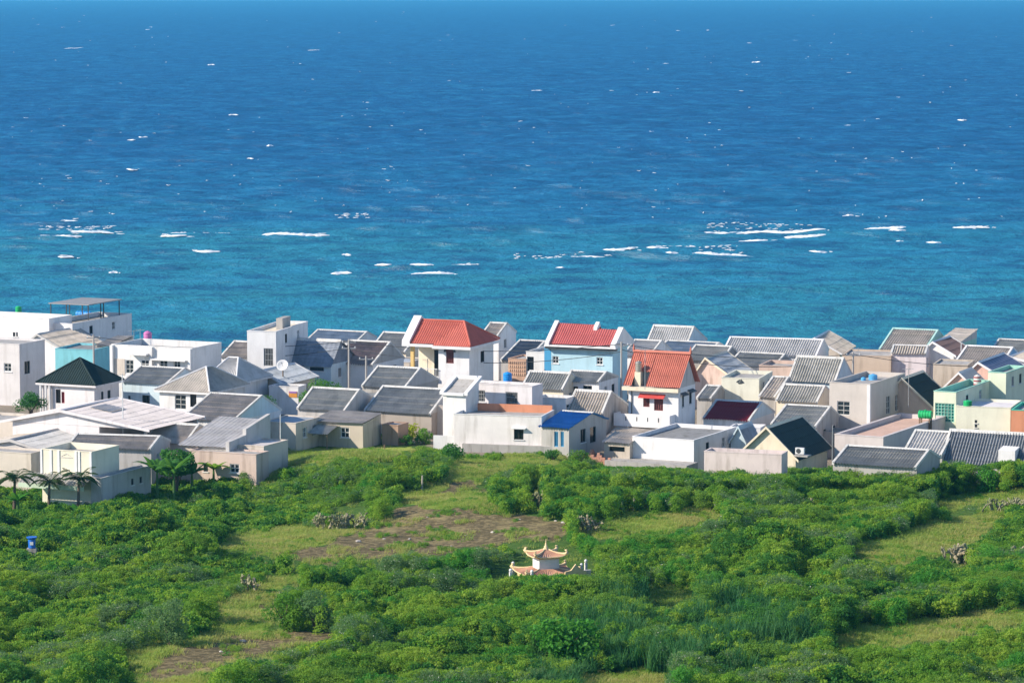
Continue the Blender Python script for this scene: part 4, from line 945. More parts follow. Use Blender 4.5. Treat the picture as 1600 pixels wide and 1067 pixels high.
HS('pink_gable_house', 'small pink gable below the panel roof', 1478, 1522, 604, 4.6, PINK, 'gd', d=4, peak=(1499, 583), mat=RFPALE, trim=PINKW)
HS('wide_roof_house', 'pinkish wide roof with white barge board at the right edge', 1560, 1660, 578, 3.6, PINKW, 'gd', d=8, peak=(1578, 558), mat=RFPALE, rmat=RFTAN, trim=CLEANW)
# ---- right, green houses
gh = HS('green_house', 'pale green house with tall green glass front', 1459, 1494, 612, 5.8, PGREEN, 'flat', dx=1548, par=0.9, pmat=MINT, fmat=MINT, th=26, wins=[('F', 1461, 629, 1491, 660, 'green')])
HS('green_upper_block', 'pale green rooftop block behind the striped tank', 1544, 1572, 582, 6.4, PGREEN, 'flat', d=6.5, par=0.5, pmat=MINT, th=26)
HS('lemon_wall_house', 'long pale yellow wall house with green dome tank on its roof', 1494, 1579, 636, 4.6, LEMON, 'flat', d=6, par=0.3, fmat=PINKW, th=18, wins=[('F', 1523, 656, 1527, 661, 'dark'), ('F', 1523, 663, 1527, 668, 'dark')])
HS('orange_house', 'orange-fronted house with green band cut by the right edge', 1580, 1660, 642, 4.6, ORANGE, 'flat', d=6, par=0.4, pmat=plaster((0.10, 0.50, 0.36), 0.2), th=18)
tc = HS('terrace_block', 'grey block with sunken pink-tiled roof terrace', 1304, 1380, 681, 3.6, plaster((0.60, 0.54, 0.53), 0.2), 'flat', dx=1478, par=0.6, t=0.3, fmat=plaster((0.62, 0.42, 0.33), 0.2), th=27)
HS('ribbed_roof_house', 'light ribbed roof left of the big dark grey roof', 1411, 1472, 709, 3.2, CONC, 'gp', ridge=(1430, 673), mat=RFLIGHT, gmat=PBLUE, db=3.4)
dg = HS('dark_roof_house', 'big dark grey tiled roof at the right edge of the scrub', 1470, 1650, 724, 2.7, GREYP, 'gp', ridge=(1484, 672), mat=RFDARK, gmat=DCONC, db=4, course=0.5)
dg.part('dormer', CLEANW, lambda m: m.prism([(-0.1, 2.9), (-0.1, 3.9), (1.6, 4.1), (1.6, 3.2)], 'x', dg.w * 0.50, dg.w * 0.50 + 1.5))
HS('front_roof_house', 'dark-striped ribbed roof just behind the scrub, below the terrace', 1301, 1432, 727, 2.9, CONC, 'gp', ridge=(1323, 697), mat=sheet((0.42, 0.40, 0.36), 0.4), gmat=CONC, db=3, amp=0.07)

# ---- small sheds and low walls filling the lanes
HS('lean_to_shed', 'low tan shed between the blue roof and the white box house', 944, 984, 692, 2.3, TAN, 'shed', d=3.0, rise=0.5, mat=RFTAN, wins=[('F', 952, 697, 976, 706, 'open')])
HS('brick_shed', 'small brown shed right of the low tan house', 597, 622, 664, 1.9, plaster((0.42, 0.28, 0.21), 0.5), 'flat', d=2.2, par=0.1)
HS('lean_to_shed', 'tiny grey sheet-roofed shed behind the patched grey roof', 548, 574, 628, 2.3, GREYP, 'shed', d=2.6, rise=0.5, mat=RFGREY)
HS('narrow_roof_house', 'narrow grey roof between the terracotta house and the maroon roof', 1089, 1112, 622, 2.8, CONC, 'gp', df=2.6, rise=0.9, db=2.0, mat=RFGREY)
HS('white_yard_house', 'low white yard wall under the yellow balcony', 608, 642, 582, 2.6, WHITE, 'flat', d=2.0, par=0.3, th=18)
HS('slab_shed', 'grey slab-topped shed at the foot of the grey tower', 1286, 1330, 676, 2.4, CONC, 'flat', d=3.0, par=0.1, fmat=DCONC)
# ------------------------------------------------------------------ small things in the village
def sc_at(p): return FPX / (p[1] * CP - (p[2] - HCAM) * SP)
def tank(label, px, py, z, wpx, hpx, mat, horiz=False, legs=0.0, legmat=None, stripe=None):
    p = at_z(px, py, z); k = sc_at(p); r = wpx / k / 2; h = hpx / k
    root = empty('water_tank', (p[0], p[1], z - legs), -R(24)); tag(root, label, 'water tank')
    mb = MB(); n = 5
    if not horiz:
        prof = [(r * 0.96, legs + 0.0)]
        for i in range(n): z0 = legs + h * 0.86 * (i + 0.15) / n; z1 = legs + h * 0.86 * (i + 0.85) / n; prof += [(r * 0.95, z0), (r, z0 + 0.02), (r, z1 - 0.02), (r * 0.95, z1)]
        prof += [(r * 0.93, legs + h * 0.87), (r * 0.6, legs + h * 0.95), (r * 0.28, legs + h * 0.97)]
        mb.lathe(prof, 18); mb.build('body', mat, root)
        lb = MB(); lb.lathe([(r * 0.3, legs + h * 0.965), (r * 0.3, legs + h), (r * 0.1, legs + h * 1.01)], 12); lb.build('lid', mat, root)
    else:
        L = wpx / k; rr = h / 2; prof = [(rr * 0.6, -L / 2)]
        for i in range(n): z0 = -L / 2 + L * (i + 0.1) / n; z1 = -L / 2 + L * (i + 0.9) / n; prof += [(rr * 0.92, z0), (rr, z0 + 0.03), (rr, z1 - 0.03), (rr * 0.92, z1)]
        prof += [(rr * 0.6, L / 2)]
        mb.lathe(prof, 18, (0, 0, legs + rr), 'x'); mb.build('body', mat, root)
        lb = MB(); lb.lathe([(rr * 0.3, legs + 2 * rr - 0.03), (rr * 0.3, legs + 2 * rr + 0.07)], 10); lb.build('lid', mat, root)
        r = L * 0.45
    if stripe:
        for q in (0.22, 0.5, 0.78):
            sb = MB(); sb.lathe([(r * 1.02, legs + h * q - 0.05), (r * 1.02, legs + h * q + 0.09)], 18); sb.build('band', stripe, root)
    if legs > 0.15:
        for (a, b) in ((-.8, -.5), (.8, -.5), (-.8, .5), (.8, .5)):
            q = MB(); q.box((a * r - .06, b * r - .06, -0.1), (a * r + .06, b * r + .06, legs + 0.06)); q.build('leg', legmat or GMET, root)
    return root
tank('green round tank on the white building at the left edge', 29, 490, a1.o[2] + 5.5, 10, 12, GREENP)
tank('bright blue horizontal tank under the steel roof canopy', 131, 496, b1.o[2] + 5.0, 26, 10, BLUEP, True)
tank('pink upright tank on the modern house roof', 231, 537, m1.o[2] + 5.5, 13, 20, PINKP)
tank('blue upright tank behind the pink house roof edge', 793, 597, pk.o[2] + 5.1, 14, 16, BLUEP)
tank('pale turquoise tank at the foot of the red-roofed villa', 691, 592, float(terr(-7, 331)) + 2.2, 13, 10, plain((0.25, 0.58, 0.66), 0.5), True, 2.2)
tank('larger blue tank on the grey tower house roof', 1364, 597, gt.o[2] + 5.75, 14, 13, plain((0.10, 0.40, 0.72), 0.4))
tank('smaller blue tank on the grey tower house roof', 1349, 598, gt.o[2] + 5.75, 8, 9, plain((0.10, 0.40, 0.72), 0.4))
tank('bright green ribbed tank on brick legs above the tiled terrace', 1446, 654, tc.o[2] + 3.9, 22, 13, GREENP, True, 0.9, WOOD)
tank('green dome-topped tank on the long pale yellow house', 1512, 634, 8.2, 14, 9, GREENP)
tank('red and white striped steel tank on the green house', 1527, 605, gh.o[2] + 5.2, 12, 20, plain((0.70, 0.64, 0.60), 0.4), stripe=plain((0.36, 0.08, 0.09), 0.4))
tr = tank('tan steel tank on a pier at the terracotta roof', 995, 578, th_.o[2] + 7.76, 11, 17, STEEL)
tr.location = th_.W(0.85, 0.45, 7.76)

# roof canopy
k0 = b1.W(-1.2, 4.6, 4.95)
cn = empty('roof_canopy', k0, -b1.th); tag(cn, 'thin grey steel roof canopy on posts against the sea', 'canopy')
q = MB(); q.box((-0.2, -0.2, 2.45), (5.2, 7.2, 2.55)); q.build('sheet_roof', plain((0.30, 0.29, 0.29), 0.6), cn)
for xx in (0, 2.5, 5.0):
    for yy in (0, 3.4, 6.9):
        if xx == 2.5 and yy == 3.4: continue
        q = MB(); q.box((xx - .05, yy - .05, -0.1), (xx + .05, yy + .05, 2.45)); q.build('post', DMET, cn)

# poles and lines
POLE_TOPS = {}
def pole(label, px, yt, Y, r=0.13, mat=None, arms=1, name='utility_pole', cat='pole'):
    t = at_Y(px, yt, Y); zb = float(terr(t[0], Y)); h = t[2] - zb
    root = empty(name, (t[0], Y, zb)); tag(root, label, cat)
    q = MB(); q.tube([(0, 0, -0.5), (0, 0, h)], [r, r * 0.7], 8); q.build('shaft', mat or CONC, root)
    for k in range(arms):
        q = MB(); z = h - 0.35 - 0.6 * k; q.box((-0.75, -0.05, z - 0.05), (0.75, 0.05, z + 0.05)); q.build('crossarm', GMET, root)
        for xx in (-0.65, 0, 0.65):
            q = MB(); q.lathe([(0.035, z + 0.05), (0.06, z + 0.1), (0.03, z + 0.2)], 6, (xx, 0, 0)); q.build('insulator', METW, root)
    POLE_TOPS[px] = (t[0], Y, t[2]); return root
pole('tall concrete utility pole beside the round dark tree', 545, 530, 345, arms=2)
pole('short concrete pole right of the tall one by the rust-patched roof', 572, 556, 341)
pole('concrete utility pole behind the black pyramid roof', 146, 523, 352)
pole('concrete utility pole at the right corner of the pale blue house', 971, 534, 331)
pole('wooden pole carrying a satellite dish by the cream gable', 442, 573, 337, 0.09, WOOD, 0)
pole('bare white mast rising in front of the warehouse carport', 191, 584, 287, 0.06, METW, 0, 'mast', 'mast')
pole('concrete utility pole before the long tan block', 1333, 550, 343)
pole('thin white mast left of the tan ribbed roof', 1502, 536, 362, 0.07, METW, 0, 'mast', 'mast')
pole('short white post left of the low tan house', 438, 648, 300, 0.06, METW, 0, 'post', 'post')
pole('thin post at the right of the maroon roof yard', 1301, 664, 297, 0.05, GMET, 0, 'post', 'post')
def wire(label, a, b, dz=0.0, sag=0.9):
    a = Vector(a) + Vector((0, 0, dz)); b = Vector(b) + Vector((0, 0, dz)); pts = []
    for i in range(25): t = i / 24; p = a.lerp(b, t); p.z -= sag * 4 * t * (1 - t); pts.append(p)
    q = MB(); q.tube(pts, 0.032, 4); o = q.build('power_line', DMET); tag(o, label, 'cable')
PT = POLE_TOPS
wire('upper wire from the tall pole past the red-roofed villa', PT[545], PT[971], -0.2)
wire('lower wire from the tall pole past the red-roofed villa', PT[545], PT[971], -1.0, 1.3)
wire('upper wire over the left roofs to the tall pole', PT[146], PT[545], -0.2)
wire('lower wire over the left roofs to the tall pole', PT[146], PT[545], -0.9, 1.3)
wire('upper wire over the right roofs to the tan block pole', PT[971], PT[1333], -0.2)
wire('lower wire over the right roofs to the tan block pole', PT[971], PT[1333], -0.8, 1.2)
wire('wire leaving the tan block pole to the right edge', PT[1333], (at_Y(1690, 562, 345)), -0.2)

# satellite dish
t = PT[442]; ds = empty('satellite_dish', (t[0], t[1] - 0.12, t[2] + 0.1), R(20)); tag(ds, 'white satellite dish tilted on the wooden pole', 'dish')
q = MB()
q.lathe([(0.02, 0.0), (0.25, 0.03), (0.45, 0.10), (0.62, 0.21), (0.60, 0.22), (0.44, 0.12), (0.02, 0.02)], 20); o = q.build('reflector', METW, ds, True); o.rotation_euler = (R(60), 0, R(-30))
q = MB(); q.tube([(0, 0, 0), (-0.25, -0.5, 0.35)], 0.02, 5); q.box((-0.31, -0.56, 0.3), (-0.2, -0.45, 0.4)); q.build('feed_arm', GMET, ds)
q = MB(); q.tube([(0, 0.12, -0.2), (0, 0, 0.02)], 0.04, 6); q.build('bracket', GMET, ds)

# air conditioners
def aircon(label, loc, rz):
    r = empty('air_conditioner', loc, rz); tag(r, label, 'air conditioner')
    q = MB(); q.box((-0.4, -0.15, 0.06), (0.4, 0.15, 0.62)); q.build('case', METW, r)
    q = MB(); q.lathe([(0.22, 0), (0.22, 0.02), (0.18, 0.03)], 16); o = q.build('fan_grille', DMET, r); o.rotation_euler = (R(90), 0, 0); o.location = (-0.1, -0.15, 0.34)
    q = MB(); q.box((-0.35, -0.12, 0), (-0.25, 0.12, 0.06)); q.box((0.25, -0.12, 0), (0.35, 0.12, 0.06)); q.build('foot', DMET, r)
aircon('air conditioner unit on the balcony under the red awning', th_.W(1.1, -0.75, 3.0), -th_.th)
aircon('air conditioner on the shaded wall ledge right of the cream gable', bk.W(bk.w + 0.45, -0.1, 2.75), -bk.th)
bk.part('ledge', CONC, lambda m: m.box((bk.w + 0.002, -0.5, 2.6), (bk.w + 1.3, 0.5, 2.74)))

# signs and emblems
q = MB(); q.box((-0.45, -0.05, -0.3), (0.45, 0.0, 0.3)); sg = q.build('wall_sign', plain((0.72, 0.30, 0.05), 0.6)); tag(sg, 'orange poster with purple top on the low white wall', 'sign')
sg.location = lwh.W(lwh.loc(458, 616)[0], -0.002, lwh.loc(458, 616)[1]); sg.rotation_euler = (0, 0, -lwh.th)
q = MB(); q.box((-0.4, -0.07, 0.12), (0.4, -0.051, 0.3)); q.build('sign_top', plain((0.30, 0.16, 0.45), 0.6), sg)
ea, ez = cbh.loc(1157, 597)
def emb(m):
    for (dx, dz, a, l, w_) in ((-0.22, 0.10, 0.6, 0.5, 0.16), (0.20, 0.05, -0.7, 0.45, 0.16), (0.0, -0.08, 0.15, 0.55, 0.2), (0.05, 0.12, 1.3, 0.4, 0.12)):
        ca_, sa_ = math.cos(a), math.sin(a); P = []
        for k in range(10): t = k * math.pi / 5; x, z = l / 2 * math.cos(t), w_ / 2 * math.sin(t); P.append((ea + dx + x * ca_ - z * sa_, ez + dz + x * sa_ + z * ca_))
        m.prism(P, 'y', -0.03, -0.002)
cbh.part('emblem', DMET, emb)
fa, fz = cf.loc(104, 711)
cf.part('emblem', GREYP, lambda m: [m.prism([(fa - .5, fz - .1), (fa, fz + .15), (fa + .5, fz - .1), (fa, fz + .08)], 'y', -0.03, -0.002), m.box((fa - .6, -0.03, fz - 0.22), (fa + .6, -0.002, fz - 0.17))])

# brick ruin
p = ground(938, 727); rn = empty('brick_ruin', p, R(-20)); tag(rn, 'broken stepped wall of bare red brick by the blue-roofed house', 'ruin')
BRICK = plaster((0.58, 0.30, 0.22), 0.3)
bme = None; r9 = random.Random(4); cnt = 0
for (ox, oy, dx_, dy_, hs) in ((-1.0, 0, 1, 0, [5, 5, 4, 6, 5, 4, 3, 4, 2]), (-1.0, 0.1, 0, 1, [6, 7, 7, 6, 5, 3])):
    for i, hh in enumerate(hs):
        for j in range(hh):
            if bme is None:
                q = MB(); q.box((-0.12, -0.09, 0), (0.12, 0.09, 0.19)); b0 = q.build('brick', BRICK, rn); bme = b0.data; o = b0
            else: o = bpy.data.objects.new('brick', bme); COL.objects.link(o); o.parent = rn
            o.location = (ox + dx_ * (i * 0.26 + (j % 2) * 0.05) + r9.uniform(-.01, .01), oy + dy_ * (i * 0.26 + .1) + r9.uniform(-.01, .01), j * 0.2 - 0.05)
            if dy_: o.rotation_euler = (0, 0, math.pi / 2)

# posts at the field edge
for (px, py, h, lb) in ((971, 804, 1.1, 'leaning wooden post at the left of the dry grass field edge'), (990, 796, 1.15, 'thin pale stake behind the wooden post at the field edge'), (1033, 791, 0.75, 'short reddish stake in the dark scrub edge'), (659, 765, 1.2, 'thin bare stake on the grassy slope'), (600, 712, 1.0, 'dark stake in the grass below the low tan house')):
    p = ground(px, py); q = MB(); q.tube([(0, 0, -0.3), (0.06, 0.02, h)], [0.09, 0.07], 7); o = q.build('fence_post', WOOD if 'dark' in lb or 'red' in lb else plain((0.42, 0.38, 0.33), 0.9)); o.location = p; tag(o, lb, 'post', 'stakes in the fields')

# blue basin on a stand at the left
p = ground(50, 868); br_ = empty('blue_barrel', p); tag(br_, 'bright blue barrel with flared rim in the left scrub', 'barrel')
q = MB(); q.lathe([(0.22, 0.55), (0.27, 0.6), (0.25, 0.8), (0.27, 1.0), (0.26, 1.2), (0.38, 1.32), (0.38, 1.38), (0.1, 1.36)], 18); q.build('body', plain((0.02, 0.16, 0.62), 0.4), br_)
q = MB(); q.box((-0.1, -0.285, 0.82), (0.14, -0.25, 1.05)); q.build('sticker', METW, br_)
q = MB(); q.box((-0.35, -0.3, -0.1), (0.35, 0.3, 0.55)); q.build('stand', CONC, br_)

# pale stones on the bare soil
q = MB(); r9 = random.Random(5)
sv = []
bm = bmesh.new(); bmesh.ops.create_icosphere(bm, subdivisions=2, radius=1.0)
for v in bm.verts: v.co *= 1 + 0.25 * math.sin(v.co.x * 3.1 + 1) * math.cos(v.co.y * 4.3) + r9.uniform(-.06, .06)
stone_me = bpy.data.meshes.new('stone'); bm.to_mesh(stone_me); bm.free(); stone_me.materials.append(plaster((0.50, 0.46, 0.42), 0.4))
for (px, py) in ((640, 842), (728, 837), (600, 842), (668, 808), (812, 812), (880, 817), (868, 814), (894, 820), (560, 846), (770, 832), (705, 853), (621, 716), (635, 732), (680, 737), (418, 850), (380, 1002), (345, 1018), (8, 868)):
    p = ground(px, py); o = bpy.data.objects.new('stone', stone_me); COL.objects.link(o); k = r9.uniform(0.07, 0.17)
    o.scale = (k * 1.4, k, k * 0.6); o.rotation_euler = (0, 0, r9.random() * 6); o.location = (p[0], p[1], p[2] + k * 0.2); tag(o, 'pale stone lying loose on the bare soil and grass', 'stone', 'pale stones on open ground')

# ------------------------------------------------------------------ tomb shrine in the scrub
def make_shrine():
    p = ground(853, 902); root = empty('tomb_shrine', p, R(20)); root.scale = (0.88, 0.88, 0.85); tag(root, 'small ornate shrine with two tiers of upturned red roofs and a spire', 'shrine')
    YEL = plaster((0.76, 0.58, 0.33), 0.2); RED = plain((0.56, 0.30, 0.20), 0.75); PAL = plaster((0.76, 0.62, 0.42), 0.2); BODY = plaster((0.74, 0.75, 0.72), 0.2)
    def part(nm, mat, fn, par=root, smooth=False):
        q = MB(); fn(q); return q.build(nm, mat, par, smooth)
    part('base_wall', YEL, lambda m: m.box((-1.9, -1.5, -0.3), (1.9, 1.5, 0.42)))
    part('body', BODY, lambda m: m.box((-0.85, -0.75, 0.42), (0.85, 0.75, 1.75)))
    part('body_frieze', YEL, lambda m: m.box((-0.9, -0.8, 1.68), (0.9, 0.8, 1.8)))
    def curved(hx, hy, z0, rise, up, tx, ty, nm):
        # four curved faces with lifted corners
        def P(u, v, side):
            # u along the eave -1..1, v 0 eave .. 1 top
            k = (1 - v); ex = tx + (hx - tx) * k; ey = ty + (hy - ty) * k
            z = z0 + rise * (v ** 1.35) + up * (abs(u) ** 4) * (k ** 2)
            if side == 0: return (u * ex, -ey, z)
            if side == 1: return (ex, u * ey, z)
            if side == 2: return (-u * ex, ey, z)
            return (-ex, -u * ey, z)
        for sd in range(4):
            def face(m):
                nu, nv = 16, 6; i = len(m.v)
                for b in range(nv + 1):
                    for a in range(nu + 1): m.v.append(P(-1 + 2 * a / nu, b / nv, sd))
                for b in range(nv):
                    for a in range(nu): j = i + b * (nu + 1) + a; m.f.append([j, j + 1, j + nu + 2, j + nu + 1])
            fo = part(nm, PAL, face, smooth=True)
            L = hx if sd % 2 == 0 else hy
            n = max(5, int(L * 2 / 0.23))
            for a in range(n):
                u = -0.92 + 1.84 * (a + 0.5) / n
                part('tile_rib', RED, lambda m: m.tube([Vector(P(u, v, sd)) + Vector((0, 0, 0.02)) for v in (0, .25, .5, .75, .97)], 0.045, 5), fo)
            def band(m): m.tube([Vector(P(-1 + 2 * a / 16, 0, sd)) for a in range(17)], 0.055, 5)
            part('eave_band', YEL, band, fo)
        for (sx, sy) in ((-1, -1), (1, -1), (1, 1), (-1, 1)):
            pts = []
            for v in (1, .75, .5, .25, 0.1, 0):
                k = 1 - v; pts.append((sx * (tx + (hx - tx) * k), sy * (ty + (hy - ty) * k), z0 + rise * v ** 1.35 + up * k ** 2 + 0.05))
            e = pts[-1]; pts += [(e[0] + sx * 0.08, e[1] + sy * 0.08, e[2] + 0.14), (e[0] + sx * 0.04, e[1] + sy * 0.04, e[2] + 0.28), (e[0] - sx * 0.08, e[1] - sy * 0.08, e[2] + 0.33)]
            part('corner_ridge', YEL, lambda m: m.tube(pts, [0.06, 0.07, 0.09, 0.11, 0.13, 0.15, 0.14, 0.10, 0.04], 6), smooth=True)
    curved(2.25, 1.65, 0.50, 0.32, 0.18, 0.86, 0.76, 'lower_roof')
    curved(1.30, 1.12, 1.86, 0.48, 0.20, 0.14, 0.14, 'upper_roof')
    part('spire', YEL, lambda m: m.lathe([(0.24, 2.32), (0.22, 2.45), (0.13, 2.5), (0.18, 2.6), (0.1, 2.66), (0.08, 2.8), (0.03, 3.0), (0.012, 3.25)], 12), smooth=True)
    for (xx, yy) in ((-3.3, -0.8), (-1.9, -1.9), (2.9, -0.4), (-2.0, 2.2), (3.9, 1.2)):
        c = part('wall_pillar', PINKW, lambda m: m.box((xx - 0.1, yy - 0.1, -0.3), (xx + 0.1, yy + 0.1, 0.8)))
        part('pillar_ball', WHITE, lambda m: m.lathe([(0.05, 0.78), (0.09, 0.82), (0.14, 0.94), (0.12, 1.04), (0.04, 1.1)], 10, (xx, yy, 0)), c, True)
    part('enclosure_wall', PINKW, lambda m: m.box((1.95, -1.5, -0.3), (3.3, -1.3, 0.7)))
    part('enclosure_wall', YEL, lambda m: m.prism([(0.9, -0.3), (0.9, 0.75), (1.4, 0.85), (1.8, 1.35), (2.2, 0.95), (2.7, 0.7), (2.7, -0.3)], 'y', -2.0, -1.85))
make_shrine()

# television aerials and vent pipes on the roofs
def aerial(label, px, yt, Y, h=2.6):
    t = at_Y(px, yt, Y); root = empty('tv_aerial', (t[0], Y, t[2] - h), rng.uniform(-.5, .5)); tag(root, label, 'aerial', 'thin aerials on the roofs')
    q = MB(); q.tube([(0, 0, -1.2), (0, 0, h)], 0.03, 5); q.build('mast', GMET, root)
    q = MB(); q.tube([(-0.55, 0, h - 0.1), (0.55, 0, h - 0.1)], 0.015, 4)
    for k in range(6): x = -0.5 + 0.2 * k; q.tube([(x, -0.32 + 0.03 * k, h - 0.1), (x, 0.32 - 0.03 * k, h - 0.1)], 0.012, 4)
    q.build('antenna', GMET, root)
for (a, b_, c, lb) in ((209, 516, 344, 'thin aerial left of the pink tank'), (219, 514, 345, 'thin aerial just left of the pink tank'), (1180, 530, 366, 'thin aerial rising from the long pale roof'),
                       (1341, 543, 361, 'thin aerial on the long tan block'), (668, 560, 338, 'thin aerial by the villa balcony'), (1008, 545, 306, 'aerial behind the terracotta ridge'),
                       (850, 590, 331, 'aerial on the ribbed roof below the pale blue house'), (300, 598, 327, 'aerial beside the small white hip-roofed house'), (1240, 540, 350, 'aerial above the grey ribbed roof with pale crease'), (1420, 575, 315, 'aerial beside the black gable roof')):
    aerial(lb, a, b_, c)
# ------------------------------------------------------------------ vegetation
def leafmat(name, cols, trans=0.5, rough=0.6):
    m = bpy.data.materials.new(name); m.use_nodes = True; nt = m.node_tree; nt.nodes.clear()
    oi = nt.nodes.new('ShaderNodeObjectInfo'); geo = nt.nodes.new('ShaderNodeNewGeometry')
    n1 = noise(nt, 0.16, 3, 0.6, geo.outputs['Position'])
    ad = nt.nodes.new('ShaderNodeMath'); ad.operation = 'MULTIPLY_ADD'; nt.links.new(oi.outputs['Random'], ad.inputs[0]); ad.inputs[1].default_value = 0.45
    sb = nt.nodes.new('ShaderNodeMath'); sb.operation = 'MULTIPLY_ADD'; nt.links.new(n1, sb.inputs[0]); sb.inputs[1].default_value = 1.5; sb.inputs[2].default_value = -0.48
    nt.links.new(sb.outputs[0], ad.inputs[2])
    rd = nt.nodes.new('ShaderNodeMath'); rd.operation = 'MULTIPLY_ADD'; nt.links.new(geo.outputs['Random Per Island'], rd.inputs[0]); rd.inputs[1].default_value = 0.34; nt.links.new(ad.outputs[0], rd.inputs[2])
    k = len(cols); c = ramp(nt, rd.outputs[0], [(i / (k - 1), cc) for i, cc in enumerate(cols)])
    d = nt.nodes.new('ShaderNodeBsdfPrincipled'); d.inputs['Roughness'].default_value = rough; d.inputs['Specular IOR Level'].default_value = 0.25
    t = nt.nodes.new('ShaderNodeBsdfTranslucent'); mx = nt.nodes.new('ShaderNodeMixShader'); mx.inputs[0].default_value = trans
    nt.links.new(c, d.inputs['Base Color'])
    hs = nt.nodes.new('ShaderNodeHueSaturation'); hs.inputs['Value'].default_value = 1.3; hs.inputs['Hue'].default_value = 0.485; nt.links.new(c, hs.inputs['Color']); nt.links.new(hs.outputs[0], t.inputs[0])
    nt.links.new(d.outputs[0], mx.inputs[1]); nt.links.new(t.outputs[0], mx.inputs[2])
    o = nt.nodes.new('ShaderNodeOutputMaterial'); nt.links.new(mx.outputs[0], o.inputs[0]); return m
LF_SCRUB = leafmat('scrub_leaf', [(0.055, 0.190, 0.018), (0.110, 0.280, 0.022), (0.190, 0.360, 0.030), (0.285, 0.415, 0.044)])
LF_DARK = leafmat('dark_leaf', [(0.026, 0.125, 0.024), (0.050, 0.190, 0.028), (0.095, 0.260, 0.034)])
LF_PALE = leafmat('pale_leaf', [(0.060, 0.160, 0.052), (0.100, 0.220, 0.066), (0.160, 0.275, 0.095)])
LF_REED = leafmat('reed_leaf', [(0.020, 0.110, 0.036), (0.042, 0.170, 0.048), (0.09, 0.24, 0.065)])
LF_BRIGHT = leafmat('bright_leaf', [(0.034, 0.190, 0.020), (0.060, 0.260, 0.025), (0.110, 0.320, 0.036)])
LF_YELL = leafmat('yellow_green_leaf', [(0.075, 0.200, 0.024), (0.130, 0.280, 0.030), (0.200, 0.340, 0.045)])
LF_LIME = leafmat('lime_leaf', [(0.22, 0.32, 0.02), (0.32, 0.40, 0.03)])
LF_GRASS = leafmat('grass_blade', [(0.12, 0.28, 0.035), (0.22, 0.37, 0.05), (0.36, 0.43, 0.10), (0.46, 0.43, 0.15)])
LF_PALM = leafmat('palm_leaf', [(0.035, 0.090, 0.030), (0.060, 0.125, 0.040), (0.10, 0.15, 0.05)])
LF_CACT = leafmat('cactus_pad', [(0.12, 0.15, 0.07), (0.20, 0.21, 0.11), (0.33, 0.28, 0.19)], 0.0)
FLOWER = plain((0.50, 0.50, 0.42), 0.9)
BARK = plain((0.16, 0.12, 0.09), 0.95)

def leaf(mb, p, d, L, W, up):
    """a folded leaf: four corners, two triangles"""
    d = d.normalized(); s = d.cross(up)
    if s.length < 1e-3: s = Vector((1, 0, 0))
    s.normalize(); n = s.cross(d)
    a = p; b = p + d * L * 0.45 + s * W * 0.5 + n * W * 0.12; c = p + d * L; e = p + d * L * 0.45 - s * W * 0.5 + n * W * 0.12
    i = len(mb.v); mb.v += [tuple(a), tuple(b), tuple(c), tuple(e)]; mb.f.append([i, i + 1, i + 2, i + 3])
def rv(r, k=1.0): return Vector((r.gauss(0, k), r.gauss(0, k), r.gauss(0, k)))
def shrub_mesh(name, seed, mats, stems, leaves, L, W, spread, flowers=0.0, low=0.15, upright=1.2):
    r = random.Random(seed); mb = MB(); fl = []
    for s_ in range(stems):
        a = r.random() * 6.283; rad = spread * math.sqrt(r.random()); H = (1.0 - 0.45 * (rad / spread) ** 2) * r.uniform(0.8, 1.08)
        base = Vector((0.35 * rad * math.cos(a), 0.35 * rad * math.sin(a), 0)); tipp = Vector((rad * math.cos(a), rad * math.sin(a), H))
        for k in range(leaves):
            t = low + (1 - low) * (r.random() ** 0.7); p = base.lerp(tipp, t) + rv(r, 0.045)
            d = Vector((math.cos(a), math.sin(a), upright)) * 0.5 + rv(r, 0.55)
            leaf(mb, p, d, L * r.uniform(0.7, 1.25), W * r.uniform(0.7, 1.2), Vector((r.gauss(0, .5), r.gauss(0, .5), 1)))
        if r.random() < flowers:
            for k in range(3):
                fl.append(len(mb.f)); leaf(mb, tipp + rv(r, 0.05), rv(r, 1) + Vector((0, 0, 1)), L * 0.7, W * 1.3, Vector((0, 0, 1)))
    me = bpy.data.meshes.new(name); me.from_pydata(mb.v, [], mb.f)
    for m in mats: me.materials.append(m)
    if fl and len(mats) > 1:
        for i in fl: me.polygons[i].material_index = 1
    return me
def blade_mesh(name, seed, mat, n, H, W, spread, lean, seg=3):
    r = random.Random(seed); mb = MB()
    for k in range(n):
        a = r.random() * 6.283; rad = spread * math.sqrt(r.random()); b = r.random() * 6.283
        p = Vector((rad * math.cos(a), rad * math.sin(a), 0)); h = H * r.uniform(0.55, 1.1); ln = lean * r.uniform(0.2, 1.2)
        dx, dy = math.cos(b), math.sin(b); sx, sy = -dy * W * 0.5, dx * W * 0.5; i = len(mb.v)
        for q in range(seg + 1):
            t = q / seg; c = p + Vector((dx * ln * t * t, dy * ln * t * t, h * (t - 0.22 * ln / H * t ** 3))); ww = 1 - 0.85 * t
            mb.v += [(c.x - sx * ww, c.y - sy * ww, c.z), (c.x + sx * ww, c.y + sy * ww, c.z)]
        for q in range(seg): j = i + 2 * q; mb.f.append([j, j + 1, j + 3, j + 2])
    me = bpy.data.meshes.new(name); me.from_pydata(mb.v, [], mb.f); me.materials.append(mat); return me
